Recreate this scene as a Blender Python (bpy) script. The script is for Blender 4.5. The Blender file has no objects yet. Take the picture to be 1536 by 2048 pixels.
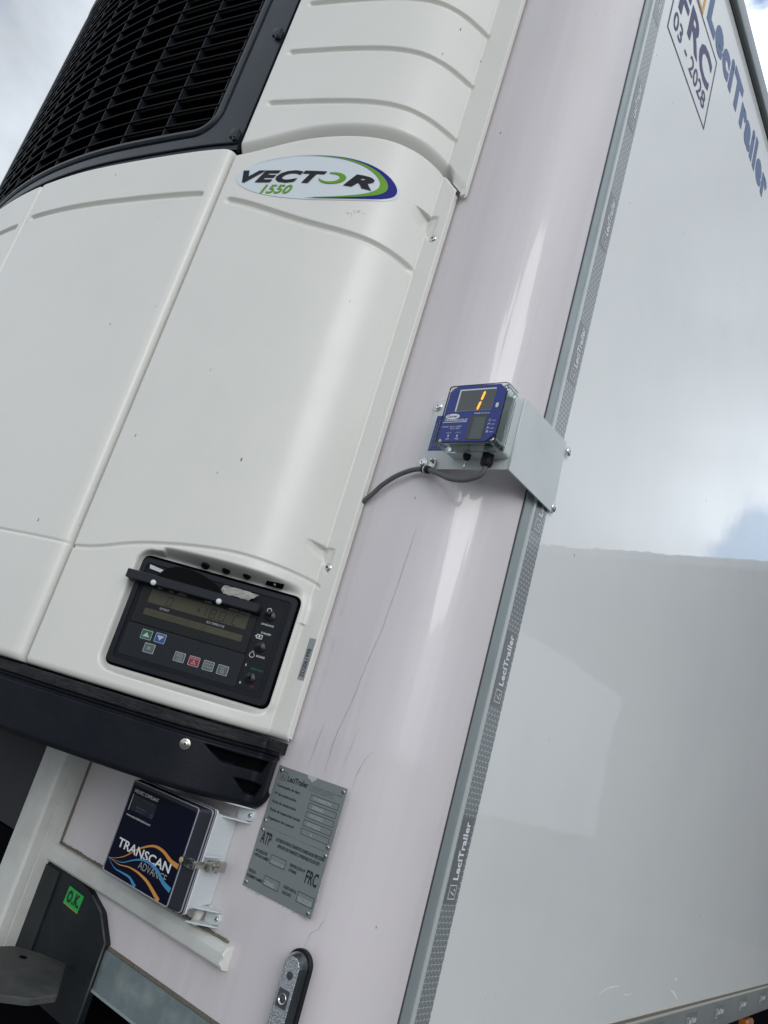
import bpy, bmesh, math, random
import numpy as np
from mathutils import Vector, Matrix
random.seed(7)
rng = np.random.default_rng(5)
scn = bpy.context.scene
COL = scn.collection

# ------------------------------------------------------------------ camera
cam_d = bpy.data.cameras.new("camera"); cam = bpy.data.objects.new("camera", cam_d); COL.objects.link(cam)
cam_d.sensor_fit = 'VERTICAL'; cam_d.sensor_height = 24.0; cam_d.sensor_width = 18.0
cam_d.lens = 24.0*1538/2048; cam_d.clip_end = 2000; cam_d.clip_start = 0.02
RC = ((0.77809938, 0.56585809, 0.27270125), (-0.03681427, -0.3923125, 0.919095), (0.62706145, -0.72518655, -0.28442646))
mw = Matrix.Identity(4)
for i in range(3):
    for j in range(3): mw[j][i] = RC[i][j]
mw.translation = (0.65, -0.96, 1.72)
cam.matrix_world = mw
scn.camera = cam

# ------------------------------------------------------------------ world: daylight sky with broken cloud
SUN_AZ = math.atan2(0.77, -0.53)      # from +Y towards +X
SUN_EL = math.radians(24)
world = bpy.data.worlds.new("World"); scn.world = world; world.use_nodes = True
nt = world.node_tree; nt.nodes.clear()
def N(t, tree=None, **kw):
    n = (tree or nt).nodes.new(t)
    for k, v in kw.items(): setattr(n, k, v)
    return n
out = N('ShaderNodeOutputWorld'); bg = N('ShaderNodeBackground'); bg.inputs[1].default_value = 0.1
sky = N('ShaderNodeTexSky', sky_type='NISHITA'); sky.sun_disc = False
sky.sun_elevation = SUN_EL; sky.sun_rotation = SUN_AZ; sky.air_density = 1.0; sky.dust_density = 0.6
tc = N('ShaderNodeTexCoord'); mp = N('ShaderNodeMapping'); mp.inputs['Scale'].default_value = (1, 1, 1.7)
nt.links.new(tc.outputs['Generated'], mp.inputs['Vector'])
n1 = N('ShaderNodeTexNoise'); n1.inputs['Scale'].default_value = 2.1; n1.inputs['Detail'].default_value = 9; n1.inputs['Roughness'].default_value = .56; n1.inputs['Distortion'].default_value = .3
n2 = N('ShaderNodeTexNoise'); n2.inputs['Scale'].default_value = 1.4; n2.inputs['Detail'].default_value = 5; n2.inputs['Roughness'].default_value = .5
mp2 = N('ShaderNodeMapping'); mp2.inputs['Scale'].default_value = (1, 1, 1.6); mp2.inputs['Location'].default_value = (3.3, 1.7, .4)
nt.links.new(tc.outputs['Generated'], mp2.inputs['Vector'])
nt.links.new(mp.outputs[0], n1.inputs['Vector']); nt.links.new(mp2.outputs[0], n2.inputs['Vector'])
def wm(op, a, b=None, c=None, clamp=False):
    n = N('ShaderNodeMath', operation=op); n.use_clamp = clamp
    for i, x in enumerate((a, b, c)):
        if x is None: continue
        if isinstance(x, (int, float)): n.inputs[i].default_value = x
        else: nt.links.new(x, n.inputs[i])
    return n.outputs[0]
def blob(d, sharp):
    """1 in the direction d, falling off around it"""
    v = N('ShaderNodeVectorMath', operation='DOT_PRODUCT'); nt.links.new(tc.outputs['Generated'], v.inputs[0])
    v.inputs[1].default_value = Vector(d).normalized()
    k = wm('MULTIPLY', wm('SUBTRACT', v.outputs['Value'], 1.0), sharp)
    return wm('POWER', 2.718, k)
holes = wm('ADD', wm('MULTIPLY', blob((0.215, 0.912, 0.335), 420), .34), wm('MULTIPLY', blob((-0.20, 0.565, 0.80), 900), .25))
cov = wm('SUBTRACT', n1.outputs['Fac'], holes)
mr = N('ShaderNodeMapRange'); mr.interpolation_type = 'SMOOTHSTEP'
mr.inputs['From Min'].default_value = .29; mr.inputs['From Max'].default_value = .39
nt.links.new(cov, mr.inputs['Value'])
# cloud brightness: grey bellies, bright towards the sun
cl = wm('MULTIPLY_ADD', n2.outputs['Fac'], 9.0, -.6)
cl = wm('MULTIPLY_ADD', wm('SUBTRACT', n1.outputs['Fac'], .5), 11.0, wm('ADD', cl, 2.0))
cl = wm('MAXIMUM', cl, 3.4)
cl = wm('SUBTRACT', cl, wm('MULTIPLY', blob((-0.83, 0.17, 0.53), 9), .7))
cl = wm('ADD', cl, wm('MULTIPLY', blob((0.80, -0.52, 0.17), 18), 8.0))
cl = wm('ADD', cl, wm('MULTIPLY', blob((-0.20, 0.62, 0.76), 120), 9.0))
cl = wm('ADD', cl, wm('MULTIPLY', blob((0.25, 0.90, 0.36), 60), 3.5))
cc = N('ShaderNodeCombineColor')
nt.links.new(wm('MULTIPLY', cl, .91), cc.inputs[0]); nt.links.new(wm('MULTIPLY', cl, .985), cc.inputs[1]); nt.links.new(wm('MULTIPLY', cl, 1.08), cc.inputs[2])
mx = N('ShaderNodeMix', data_type='RGBA')
nt.links.new(mr.outputs[0], mx.inputs['Factor'])
skb = N('ShaderNodeVectorMath', operation='SCALE'); skb.inputs['Scale'].default_value = 2.2
nt.links.new(sky.outputs[0], skb.inputs[0]); nt.links.new(skb.outputs[0], mx.inputs[6]); nt.links.new(cc.outputs[0], mx.inputs[7])
nt.links.new(mx.outputs[2], bg.inputs[0]); nt.links.new(bg.outputs[0], out.inputs[0])

sl = bpy.data.lights.new("sun", 'SUN'); sl.energy = 0.6; sl.angle = math.radians(30); sl.color = (1, .965, .92)
so = bpy.data.objects.new("sun", sl); COL.objects.link(so)
sd = Vector((math.sin(SUN_AZ)*math.cos(SUN_EL), math.cos(SUN_AZ)*math.cos(SUN_EL), math.sin(SUN_EL)))
so.rotation_euler = sd.to_track_quat('Z', 'Y').to_euler()
scn.view_settings.view_transform = 'Standard'; scn.view_settings.look = 'None'
scn.view_settings.exposure = 0.40; scn.view_settings.gamma = 1.0
scn.render.engine = 'CYCLES'

# ------------------------------------------------------------------ materials
MATS = {}
def mat(name, color, rough=.5, metal=0., coat=0., spec=.5, bump=None, specks=0., emit=0., mottled=None, trans=0., ior=None, coat_rough=.03):
    """procedural principled material. bump=(strength, distance, (sx,sy,sz), detail); specks: share of dirt flecks; mottled=(colour2, amount, scale)"""
    if name in MATS: return MATS[name]
    m = bpy.data.materials.new(name); m.use_nodes = True; t = m.node_tree
    p = t.nodes['Principled BSDF']
    p.inputs['Base Color'].default_value = (*color, 1); p.inputs['Roughness'].default_value = rough
    p.inputs['Metallic'].default_value = metal; p.inputs['Coat Weight'].default_value = coat
    p.inputs['Coat Roughness'].default_value = coat_rough
    p.inputs['Specular IOR Level'].default_value = spec
    if ior: p.inputs['IOR'].default_value = ior
    p.inputs['Transmission Weight'].default_value = trans
    if emit: p.inputs['Emission Color'].default_value = (*color, 1); p.inputs['Emission Strength'].default_value = emit
    co = t.nodes.new('ShaderNodeTexCoord')
    last = None
    def rgb(c):
        r = t.nodes.new('ShaderNodeRGB'); r.outputs[0].default_value = (*c, 1); return r.outputs[0]
    def mix(f, a, b):
        x = t.nodes.new('ShaderNodeMix'); x.data_type = 'RGBA'
        t.links.new(f, x.inputs['Factor']); t.links.new(a, x.inputs[6]); t.links.new(b, x.inputs[7]); return x.outputs[2]
    if mottled is None: mottled = (tuple(c*.90 for c in color), .6, 7.)
    c2, amt, sc = mottled
    no = t.nodes.new('ShaderNodeTexNoise'); no.inputs['Scale'].default_value = sc; no.inputs['Detail'].default_value = 7; no.inputs['Roughness'].default_value = .62
    t.links.new(co.outputs['Object'], no.inputs['Vector'])
    r = t.nodes.new('ShaderNodeMapRange'); r.inputs['From Min'].default_value = .45; r.inputs['From Max'].default_value = .75; r.inputs['To Max'].default_value = amt
    t.links.new(no.outputs['Fac'], r.inputs['Value'])
    last = mix(r.outputs[0], rgb(color), rgb(c2))
    if specks > 0:
        ma = t.nodes.new('ShaderNodeMapping'); ma.inputs['Scale'].default_value = (28, 28, 11); ma.inputs['Rotation'].default_value = (.2, .25, 0)
        t.links.new(co.outputs['Object'], ma.inputs['Vector'])
        vo = t.nodes.new('ShaderNodeTexVoronoi'); vo.inputs['Scale'].default_value = 1.0; t.links.new(ma.outputs[0], vo.inputs['Vector'])
        lt = t.nodes.new('ShaderNodeMath'); lt.operation = 'LESS_THAN'; t.links.new(vo.outputs['Distance'], lt.inputs[0]); lt.inputs[1].default_value = .042
        sp = t.nodes.new('ShaderNodeSeparateColor'); t.links.new(vo.outputs['Color'], sp.inputs[0])
        l2 = t.nodes.new('ShaderNodeMath'); l2.operation = 'LESS_THAN'; t.links.new(sp.outputs[0], l2.inputs[0]); l2.inputs[1].default_value = specks
        an = t.nodes.new('ShaderNodeMath'); an.operation = 'MULTIPLY'; t.links.new(lt.outputs[0], an.inputs[0]); t.links.new(l2.outputs[0], an.inputs[1])
        am = t.nodes.new('ShaderNodeMath'); am.operation = 'MULTIPLY'; t.links.new(an.outputs[0], am.inputs[0]); t.links.new(sp.outputs[1], am.inputs[1])
        last = mix(am.outputs[0], last, rgb((.07, .065, .055)))
    t.links.new(last, p.inputs['Base Color'])
    if rough > .05 and metal < .5:
        r3 = t.nodes.new('ShaderNodeMapRange'); r3.inputs['To Min'].default_value = rough*.85; r3.inputs['To Max'].default_value = min(1, rough*1.2)
        t.links.new(no.outputs['Fac'], r3.inputs['Value']); t.links.new(r3.outputs[0], p.inputs['Roughness'])
    if bump:
        hs = []
        for (st, dist, scl, det) in (bump if isinstance(bump, list) else [bump]):
            mb = t.nodes.new('ShaderNodeMapping'); mb.inputs['Scale'].default_value = scl; t.links.new(co.outputs['Object'], mb.inputs['Vector'])
            nb = t.nodes.new('ShaderNodeTexNoise'); nb.inputs['Scale'].default_value = 1; nb.inputs['Detail'].default_value = det
            t.links.new(mb.outputs[0], nb.inputs['Vector'])
            bn = t.nodes.new('ShaderNodeBump'); bn.inputs['Strength'].default_value = st; bn.inputs['Distance'].default_value = dist
            t.links.new(nb.outputs['Fac'], bn.inputs['Height'])
            if hs: t.links.new(hs[-1], bn.inputs['Normal'])
            hs.append(bn.outputs[0])
        t.links.new(hs[-1], p.inputs['Normal'])
        if coat: t.links.new(hs[min(1, len(hs)-1)], p.inputs['Coat Normal'])
    MATS[name] = m
    return m

M_UNIT = mat('moulded_offwhite_plastic', (.755, .745, .695), .42, coat=.45, coat_rough=.16, bump=[(.25, .004, (6, 6, 2), 2), (.35, .0006, (420, 420, 420), 2)], specks=.62, mottled=((.69, .69, .65), .5, 5.))
M_WALL = mat('pinkish_gelcoat_wall', (.655, .612, .625), .36, coat=.75, coat_rough=.06, bump=[(1., .0055, (10, 10, .55), 3), (.9, .0011, (45, 45, 2.0), 2), (.3, .0003, (500, 500, 500), 2)], specks=.5, mottled=((.60, .57, .57), .5, 4.))
M_SIDE = mat('glossy_white_panel', (.775, .79, .775), .30, coat=1., coat_rough=.012, bump=[(1., .0009, (3, 3.2, 2.6), 1), (1., .00016, (20, 20, 20), 2), (.25, .00012, (120, 120, 120), 1)], specks=.5, mottled=((.67, .69, .69), .5, 2.))
M_ALU = mat('anodised_aluminium', (.36, .41, .42), .38, metal=.35, bump=(.3, .0005, (60, 60, 3), 2), mottled=((.30, .34, .35), .7, 9.))
M_ALUL = mat('bright_aluminium_ridge', (.62, .66, .65), .32, metal=.2)
M_GALV = mat('galvanised_rail', (.22, .275, .285), .36, metal=.45, bump=(.7, .001, (9, 9, 60), 4), mottled=((.38, .43, .43), 1., 20.))
M_SEAL = mat('dark_sealant', (.06, .065, .07), .6)
M_DIRT = mat('dirty_sealant', (.15, .13, .10), .8, bump=(1., .003, (160, 160, 160), 3))
M_BLACK = mat('black_moulded_plastic', (.0045, .006, .011), .46, spec=.22, bump=(.4, .0006, (300, 300, 300), 2), mottled=((.010, .012, .016), .7, 16.))
M_FRAME = mat('black_grille_frame', (.016, .022, .030), .40, spec=.4, bump=(.2, .0006, (300, 300, 300), 2))
M_SLAT = mat('black_grille_slat', (.003, .0035, .005), .45, spec=.2)
M_SLATLIT = mat('lit_slat_underside', (.10, .10, .10), .5)  # grey for the lit band painted under the slats
M_CAV = mat('dark_cavity', (.002, .002, .003), .9, spec=.05)  # near-black, also paints the shade of gaps and recesses
M_STEEL = mat('black_painted_steel', (.008, .011, .014), .42, spec=.3, bump=(.6, .001, (25, 25, 25), 4), mottled=((.022, .026, .03), .9, 14.))
M_STEELG = mat('grey_worn_steel', (.05, .053, .053), .55, bump=(.7, .001, (40, 40, 40), 4), mottled=((.10, .10, .092), .9, 18.))
M_POST = mat('painted_white_post', (.60, .61, .58), .42, bump=(.5, .0008, (12, 12, 4), 3), mottled=((.42, .40, .35), .7, 11.))
M_DARKPANEL = mat('dark_grey_panel', (.035, .035, .042), .5, spec=.3)
M_CHROME = mat('bright_steel', (.72, .72, .71), .16, metal=1.)
M_BRUSH = mat('brushed_steel', (.50, .48, .44), .22, metal=1., bump=(.3, .0004, (300, 300, 20), 2))
M_WHITE = mat('white_print', (.74, .75, .76), .5)
M_INK = mat('black_print', (.012, .012, .014), .5)
M_CHAR = mat('charcoal_print', (.016, .018, .022), .5, spec=.2)
M_NAVY = mat('navy_print', (.035, .035, .13), .4)
M_BLUEL = mat('logo_blue', (.055, .115, .27), .35)
M_AMB = mat('logo_amber', (.75, .42, .08), .4)
M_DECW = mat('white_decal', (.66, .72, .76), .22, coat=.5, mottled=((.64, .70, .74), .3, 3.))
M_GREEN = mat('decal_green', (.14, .34, .02), .45, spec=.25)
M_DBLUE = mat('decal_blue', (.012, .016, .21), .5, spec=.15)
M_DISPB = mat('display_blue', (.018, .035, .22), .35)
M_DISPG = mat('grey_enclosure', (.55, .60, .59), .4, mottled=((.50, .55, .54), .5, 20.))
M_BRKT = mat('pale_powder_coated_sheet', (.62, .66, .66), .42, bump=(.3, .0006, (14, 14, 14), 2), mottled=((.55, .58, .57), .6, 9.))
M_GLASSD = mat('dark_display_window', (.035, .045, .042), .12, coat=.6)
M_LCDD = mat('grey_lcd', (.085, .10, .09), .3)
M_ORANGE = mat('lit_orange_segment', (1., .33, .03), .5, emit=1.1)
M_CLEAR = mat('clear_polycarbonate', (.90, .95, .94), .05, trans=1., ior=1.35, mottled=((.88, .93, .92), .2, 5.))
M_CABLE = mat('grey_cable_sheath', (.10, .11, .115), .5)
M_RUB = mat('black_rubber', (.006, .007, .010), .5, spec=.3)
M_LCDG = mat('olive_lcd', (.068, .065, .040), .3, spec=.3, mottled=((.052, .050, .031), .8, 30.))
M_LCDK = mat('lcd_segment', (.004, .004, .003), .5)
M_KGRN = mat('green_key', (.005, .105, .045), .45)
M_KBLU = mat('blue_key', (.008, .06, .26), .45)
M_KGRY = mat('grey_key', (.085, .105, .11), .45)
M_KRED = mat('red_key', (.26, .008, .03), .45)
M_PALE = mat('key_outline', (.40, .44, .44), .5)
M_CTXT = mat('faded_print', (.42, .43, .43), .5)
M_GTXT = mat('green_print', (.01, .16, .09), .5)
M_RTXT = mat('red_print', (.26, .015, .02), .5)
M_NAVB = mat('navy_label', (.002, .003, .016), .35, spec=.12)
M_LIDF = mat('smoky_lid_edge', (.022, .024, .032), .15, spec=.4)
M_LIDR = mat('clear_lid_rim', (.30, .30, .36), .15, coat=1.)
M_BOXW = mat('pale_grey_box', (.62, .67, .68), .38)
M_OR2 = mat('ribbon_orange', (.62, .27, .055), .4)
M_BL2 = mat('ribbon_blue', (.05, .25, .48), .4)
M_PLATE = mat('satin_aluminium_plate', (.235, .265, .265), .38, metal=.3, coat=.2, mottled=((.24, .27, .27), .8, 12.))
M_ETCH = mat('etched_print', (.42, .47, .47), .4)
M_OKG = mat('green_sticker', (.008, .40, .07), .45)
M_TAPEG = mat('grey_label', (.30, .32, .33), .4)
M_AMBER = mat('amber_lens', (.38, .11, .02), .25, coat=.8)
M_LENS = mat('marker_lens', (.58, .62, .66), .12, metal=.75, coat=1., bump=(1., .0016, (620, 620, 620), 1), mottled=((.06, .065, .07), 1., 420.))
M_LENSB = mat('marker_lens_rim', (.022, .027, .03), .10, coat=1.)
M_FOIL = mat('clear_film', (.35, .34, .31), .2, coat=.6, bump=(1., .003, (60, 60, 60), 2))
M_GROUND = mat('yard_concrete', (.17, .168, .16), .85, bump=(.5, .01, (30, 30, 30), 5), mottled=((.13, .13, .125), .8, .6))
M_CLAD = mat('grey_cladding', (.10, .10, .118), .5, mottled=((.085, .085, .10), .5, .5))
M_DOCK = mat('dock_grey', (.11, .12, .14), .6)
M_NWHITE = mat('neighbour_white', (.80, .82, .82), .4, mottled=((.77, .79, .79), .4, .8))
M_ROOFT = mat('roof_rail_aluminium', (.33, .36, .37), .4, metal=.4, mottled=((.28, .31, .32), .6, 5.))
M_WHT_SCREW = mat('white_screw_cap', (.70, .72, .75), .35)

def tape_material():
    m = bpy.data.materials.new('retroreflective_tape'); m.use_nodes = True; t = m.node_tree; p = t.nodes['Principled BSDF']
    co = t.nodes.new('ShaderNodeTexCoord'); se = t.nodes.new('ShaderNodeSeparateXYZ'); t.links.new(co.outputs['Object'], se.inputs[0])
    def mth(op, a, b=None):
        n = t.nodes.new('ShaderNodeMath'); n.operation = op
        for i, x in enumerate((a, b)):
            if x is None: continue
            if isinstance(x, (int, float)): n.inputs[i].default_value = x
            else: t.links.new(x, n.inputs[i])
        return n.outputs[0]
    # a lattice of little plus signs, every second row shifted by half a cell
    pz = mth('MULTIPLY', se.outputs[2], 1/.0085); py = mth('MULTIPLY', se.outputs[1], 1/.0105)
    row = mth('FLOOR', pz); sh = mth('MULTIPLY', mth('MODULO', row, 2.), .5)
    fz = mth('ABSOLUTE', mth('SUBTRACT', mth('FRACT', pz), .5)); fy = mth('ABSOLUTE', mth('SUBTRACT', mth('FRACT', mth('ADD', py, sh)), .5))
    a = mth('MULTIPLY', mth('LESS_THAN', fz, .065), mth('LESS_THAN', fy, .44)); b = mth('MULTIPLY', mth('LESS_THAN', fy, .055), mth('LESS_THAN', fz, .46))
    f = mth('MAXIMUM', a, b)
    x = t.nodes.new('ShaderNodeMix'); x.data_type = 'RGBA'; t.links.new(f, x.inputs['Factor'])
    x.inputs[6].default_value = (.215, .235, .245, 1); x.inputs[7].default_value = (.50, .54, .55, 1)
    t.links.new(x.outputs[2], p.inputs['Base Color']); p.inputs['Roughness'].default_value = .3; p.inputs['Metallic'].default_value = .15
    p.inputs['Coat Weight'].default_value = .7; p.inputs['Coat Roughness'].default_value = .08
    return m
M_TAPE = tape_material()
M_TAPED = mat('tape_logo_patch', (.19, .21, .22), .3, metal=.15, coat=.7, coat_rough=.08)

# ------------------------------------------------------------------ object helpers
ROOTS = {}
def thing(name, label, cat, loc=(0, 0, 0), group=None):
    o = bpy.data.objects.new(name, None); COL.objects.link(o); o.location = loc; o.empty_display_size = .1
    o['label'] = label; o['category'] = cat
    if group: o['group'] = group
    ROOTS[o] = Vector(loc); return o
def origin(o):
    while o.parent: o = o.parent
    return ROOTS.get(o, Vector((0, 0, 0)))
def obj(name, V, F, m, parent=None, smooth=False, label=None, mi=None, autos=None):
    me = bpy.data.meshes.new(name)
    loc = origin(parent) if parent else Vector((0, 0, 0))
    V = np.asarray(V, float).reshape(-1, 3) - np.array(loc)
    me.from_pydata(V.tolist(), [], [list(map(int, f)) for f in F])
    for k in (m if isinstance(m, (list, tuple)) else [m]): me.materials.append(k)
    if mi is not None: me.polygons.foreach_set('material_index', np.asarray(mi, dtype=np.int32))
    if smooth: me.polygons.foreach_set('use_smooth', [True]*len(me.polygons))
    me.update()
    o = bpy.data.objects.new(name, me); COL.objects.link(o)
    if parent: o.parent = parent
    if label: o['label'] = label
    if autos: me.set_sharp_from_angle(angle=math.radians(autos))
    return o
class MB:
    """collects shapes into one mesh"""
    def __init__(s): s.V = []; s.F = []; s.mi = []; s.cur = 0
    def add(s, V, F):
        n = len(s.V); s.V += [tuple(map(float, v)) for v in V]; s.F += [[n+i for i in f] for f in F]; s.mi += [s.cur]*len(F); return s
    def box(s, a, b, bev=0., seg=2, M=None):
        a, b = Vector(a), Vector(b)
        bm = bmesh.new(); bmesh.ops.create_cube(bm, size=1)
        for v in bm.verts: v.co = Vector(((a[i]+b[i])/2+v.co[i]*(b[i]-a[i]) for i in range(3)))
        if bev: bmesh.ops.bevel(bm, geom=list(bm.edges), offset=bev, segments=seg, profile=.5, affect='EDGES')
        return s.bm(bm, M)
    def bm(s, bm, M=None):
        if M is not None: bm.transform(M)
        bm.verts.index_update(); s.add([v.co[:] for v in bm.verts], [[v.index for v in f.verts] for f in bm.faces]); bm.free(); return s
    def build(s, name, m, parent=None, smooth=False, label=None, autos=None):
        return obj(name, s.V, s.F, m, parent, smooth or bool(autos), label, s.mi if isinstance(m, (list, tuple)) else None, autos)
class Frame:
    """local frame: u across, v up, w out of the surface"""
    def __init__(s, o, u, v, w): s.o, s.u, s.v, s.w = (Vector(x) for x in (o, u, v, w)); s.u.normalize(); s.v.normalize(); s.w.normalize()
    def __call__(s, u, v, w=0.): return s.o+s.u*u+s.v*v+s.w*w
    def M(s): 
        m = Matrix.Identity(4)
        for i in range(3): m[i][0] = s.u[i]; m[i][1] = s.v[i]; m[i][2] = s.w[i]; m[i][3] = s.o[i]
        return m
FRONT = Frame((0, 0, 0), (1, 0, 0), (0, 0, 1), (0, -1, 0))       # u=x, v=z
SIDE = Frame((0, 0, 0), (0, 1, 0), (0, 0, 1), (1, 0, 0))         # u=y, v=z
def roundpoly(P, r, seg=5):
    P = [Vector((p[0], p[1])) for p in P]; out = []; n = len(P)
    for i in range(n):
        p, a, b = P[i], P[i-1], P[(i+1) % n]
        rr = r[i] if isinstance(r, (list, tuple)) else r
        da, db = (a-p), (b-p); la, lb = da.length, db.length
        if rr <= 0: out.append(p); continue
        ang = da.angle(db); t = min(rr/math.tan(ang/2), la*.48, lb*.48); p0 = p+da/la*t; p1 = p+db/lb*t
        for k in range(seg+1):
            s = k/seg; out.append(p0*(1-s)**2+p*2*s*(1-s)+p1*s*s)
    return [(q.x, q.y) for q in out]
def rect(u0, v0, u1, v1): return [(u0, v0), (u1, v0), (u1, v1), (u0, v1)]
def prism(mb, fr, poly, w0, w1, bev=0.):
    """closed prism of a polygon in a frame from w0 to w1, optional chamfer at w1"""
    n = len(poly)
    A = sum(poly[i-1][0]*poly[i][1]-poly[i][0]*poly[i-1][1] for i in range(n))
    if A < 0: poly = poly[::-1]
    V = [fr(u, v, w0) for u, v in poly]
    if bev:
        cx = sum(p[0] for p in poly)/n; cy = sum(p[1] for p in poly)/n
        V += [fr(u, v, w1-bev) for u, v in poly]
        ins = []
        for i in range(n):
            p = Vector(poly[i]); a = Vector(poly[i-1]); b = Vector(poly[(i+1) % n])
            d1 = (p-a); d2 = (b-p)
            n1_ = Vector((-d1.y, d1.x)); n2_ = Vector((-d2.y, d2.x))
            if n1_.length: n1_.normalize()
            if n2_.length: n2_.normalize()
            nn = (n1_+n2_); 
            if nn.length > 1e-9: nn.normalize()
            ins.append(p+nn*bev)
        V += [fr(q.x, q.y, w1) for q in ins]; L = 3
    else: V += [fr(u, v, w1) for u, v in poly]; L = 2
    F = []
    for l in range(L-1):
        for i in range(n):
            j = (i+1) % n; F.append([l*n+i, l*n+j, (l+1)*n+j, (l+1)*n+i])
    F.append([(L-1)*n+i for i in range(n)]); F.append(list(range(n))[::-1])
    mb.add(V, F); return mb
def ring(mb, fr, outer, inner, w0, w1):
    n = len(outer); V = []
    for pl, w in ((outer, w0), (outer, w1), (inner, w1), (inner, w0)): V += [fr(u, v, w) for u, v in pl]
    F = []
    for l in range(4):
        for i in range(n):
            j = (i+1) % n; F.append([l*n+i, l*n+j, ((l+1) % 4)*n+j, ((l+1) % 4)*n+i])
    mb.add(V, F); return mb
def flat(mb, fr, poly, w):
    mb.add([fr(u, v, w) for u, v in poly], [list(range(len(poly)))]); return mb
def stroke(mb, fr, pts, wid, w, closed=False, h=.0003):
    """flat line of given width"""
    pts = [Vector(p) for p in pts]; n = len(pts)
    L = []; R = []
    for i, p in enumerate(pts):
        a = pts[i-1] if (i > 0 or closed) else p; b = pts[(i+1) % n] if (i < n-1 or closed) else p
        d = (p-a).normalized()+(b-p).normalized(); d.normalize(); nn = Vector((-d.y, d.x)); ww = (wid[i] if isinstance(wid, (list, tuple)) else wid)/2
        k = 1.
        if closed or 0 < i < n-1:
            d1 = (p-a).normalized(); k = 1/max(.5, abs(d1.dot(d)))
        L.append(p+nn*ww*k); R.append(p-nn*ww*k)
    for i in range(n if closed else n-1):
        j = (i+1) % n
        mb.add([fr(L[i].x, L[i].y, w), fr(R[i].x, R[i].y, w), fr(R[j].x, R[j].y, w), fr(L[j].x, L[j].y, w)], [[0, 1, 2, 3]])
    return mb
def catm(P, k=8):
    P = [Vector(p) for p in P]; Q = []
    for i in range(len(P)-1):
        a, b_, c, d = P[max(i-1, 0)], P[i], P[i+1], P[min(i+2, len(P)-1)]
        for j in range(k): t = j/k; Q.append(.5*((2*b_)+(c-a)*t+(2*a-5*b_+4*c-d)*t*t+(3*b_-a-3*c+d)*t**3))
    Q.append(P[-1]); return [(q.x, q.y) for q in Q]
def circle(cu, cv, ru, rv=None, n=24, a0=0, a1=360):
    rv = ru if rv is None else rv; full = abs(a1-a0) >= 360
    return [(cu+ru*math.cos(math.radians(a0+(a1-a0)*i/(n if full else n-1))), cv+rv*math.sin(math.radians(a0+(a1-a0)*i/(n if full else n-1)))) for i in range(n)]
def lathe(mb, fr, cu, cv, prof, n=24, hexa=False):
    """prof: list of (radius, w)"""
    n = 6 if hexa else n; V = []; F = []
    for r, w in prof:
        V += [fr(cu+r*math.cos(2*math.pi*i/n), cv+r*math.sin(2*math.pi*i/n), w) for i in range(n)]
    for l in range(len(prof)-1):
        for i in range(n):
            j = (i+1) % n; F.append([l*n+i, l*n+j, (l+1)*n+j, (l+1)*n+i])
    F.append([(len(prof)-1)*n+i for i in range(n)]); F.append(list(range(n))[::-1])
    mb.add(V, F); return mb
def tube(mb, pts, r, n=12, sub=8):
    P = [Vector(p) for p in pts]
    if sub > 1 and len(P) > 2:      # catmull-rom
        Q = []
        for i in range(len(P)-1):
            a, b, c, d = P[max(i-1, 0)], P[i], P[i+1], P[min(i+2, len(P)-1)]
            for k in range(sub):
                t = k/sub; Q.append(.5*((2*b)+(c-a)*t+(2*a-5*b+4*c-d)*t*t+(3*b-a-3*c+d)*t**3))
        Q.append(P[-1]); P = Q
    up = Vector((0, 0, 1)); V = []; F = []
    T0 = (P[1]-P[0]).normalized(); nrm = T0.orthogonal().normalized()
    for i, p in enumerate(P):
        T = (P[min(i+1, len(P)-1)]-P[max(i-1, 0)]).normalized(); nrm = (nrm-T*nrm.dot(T)).normalized(); b = T.cross(nrm)
        rr = r[i] if isinstance(r, (list, tuple)) else r
        V += [p+nrm*rr*math.cos(2*math.pi*k/n)+b*rr*math.sin(2*math.pi*k/n) for k in range(n)]
    for i in range(len(P)-1):
        for k in range(n): F.append([i*n+k, i*n+(k+1) % n, (i+1)*n+(k+1) % n, (i+1)*n+k])
    F.append(list(range(n))[::-1]); F.append([(len(P)-1)*n+k for k in range(n)])
    mb.add(V, F); return mb
def glyphs(body, shear=0., bold=0.):
    """outline text with the built-in font as flat triangles, unit cap height"""
    c = bpy.data.curves.new('t', 'FONT'); c.body = body; c.shear = shear; c.offset = bold; c.resolution_u = 3; c.size = 1; c.space_character = 1.0+bold*2.6 if bold >= .03 else 1.0
    o = bpy.data.objects.new('t', c); COL.objects.link(o)
    dg = bpy.context.evaluated_depsgraph_get(); me = bpy.data.meshes.new_from_object(o.evaluated_get(dg))
    V = np.array([v.co[:] for v in me.vertices]).reshape(-1, 3); F = [list(p.vertices) for p in me.polygons]
    bpy.data.objects.remove(o); bpy.data.curves.remove(c); bpy.data.meshes.remove(me)
    return V, F
CAP = None
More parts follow.
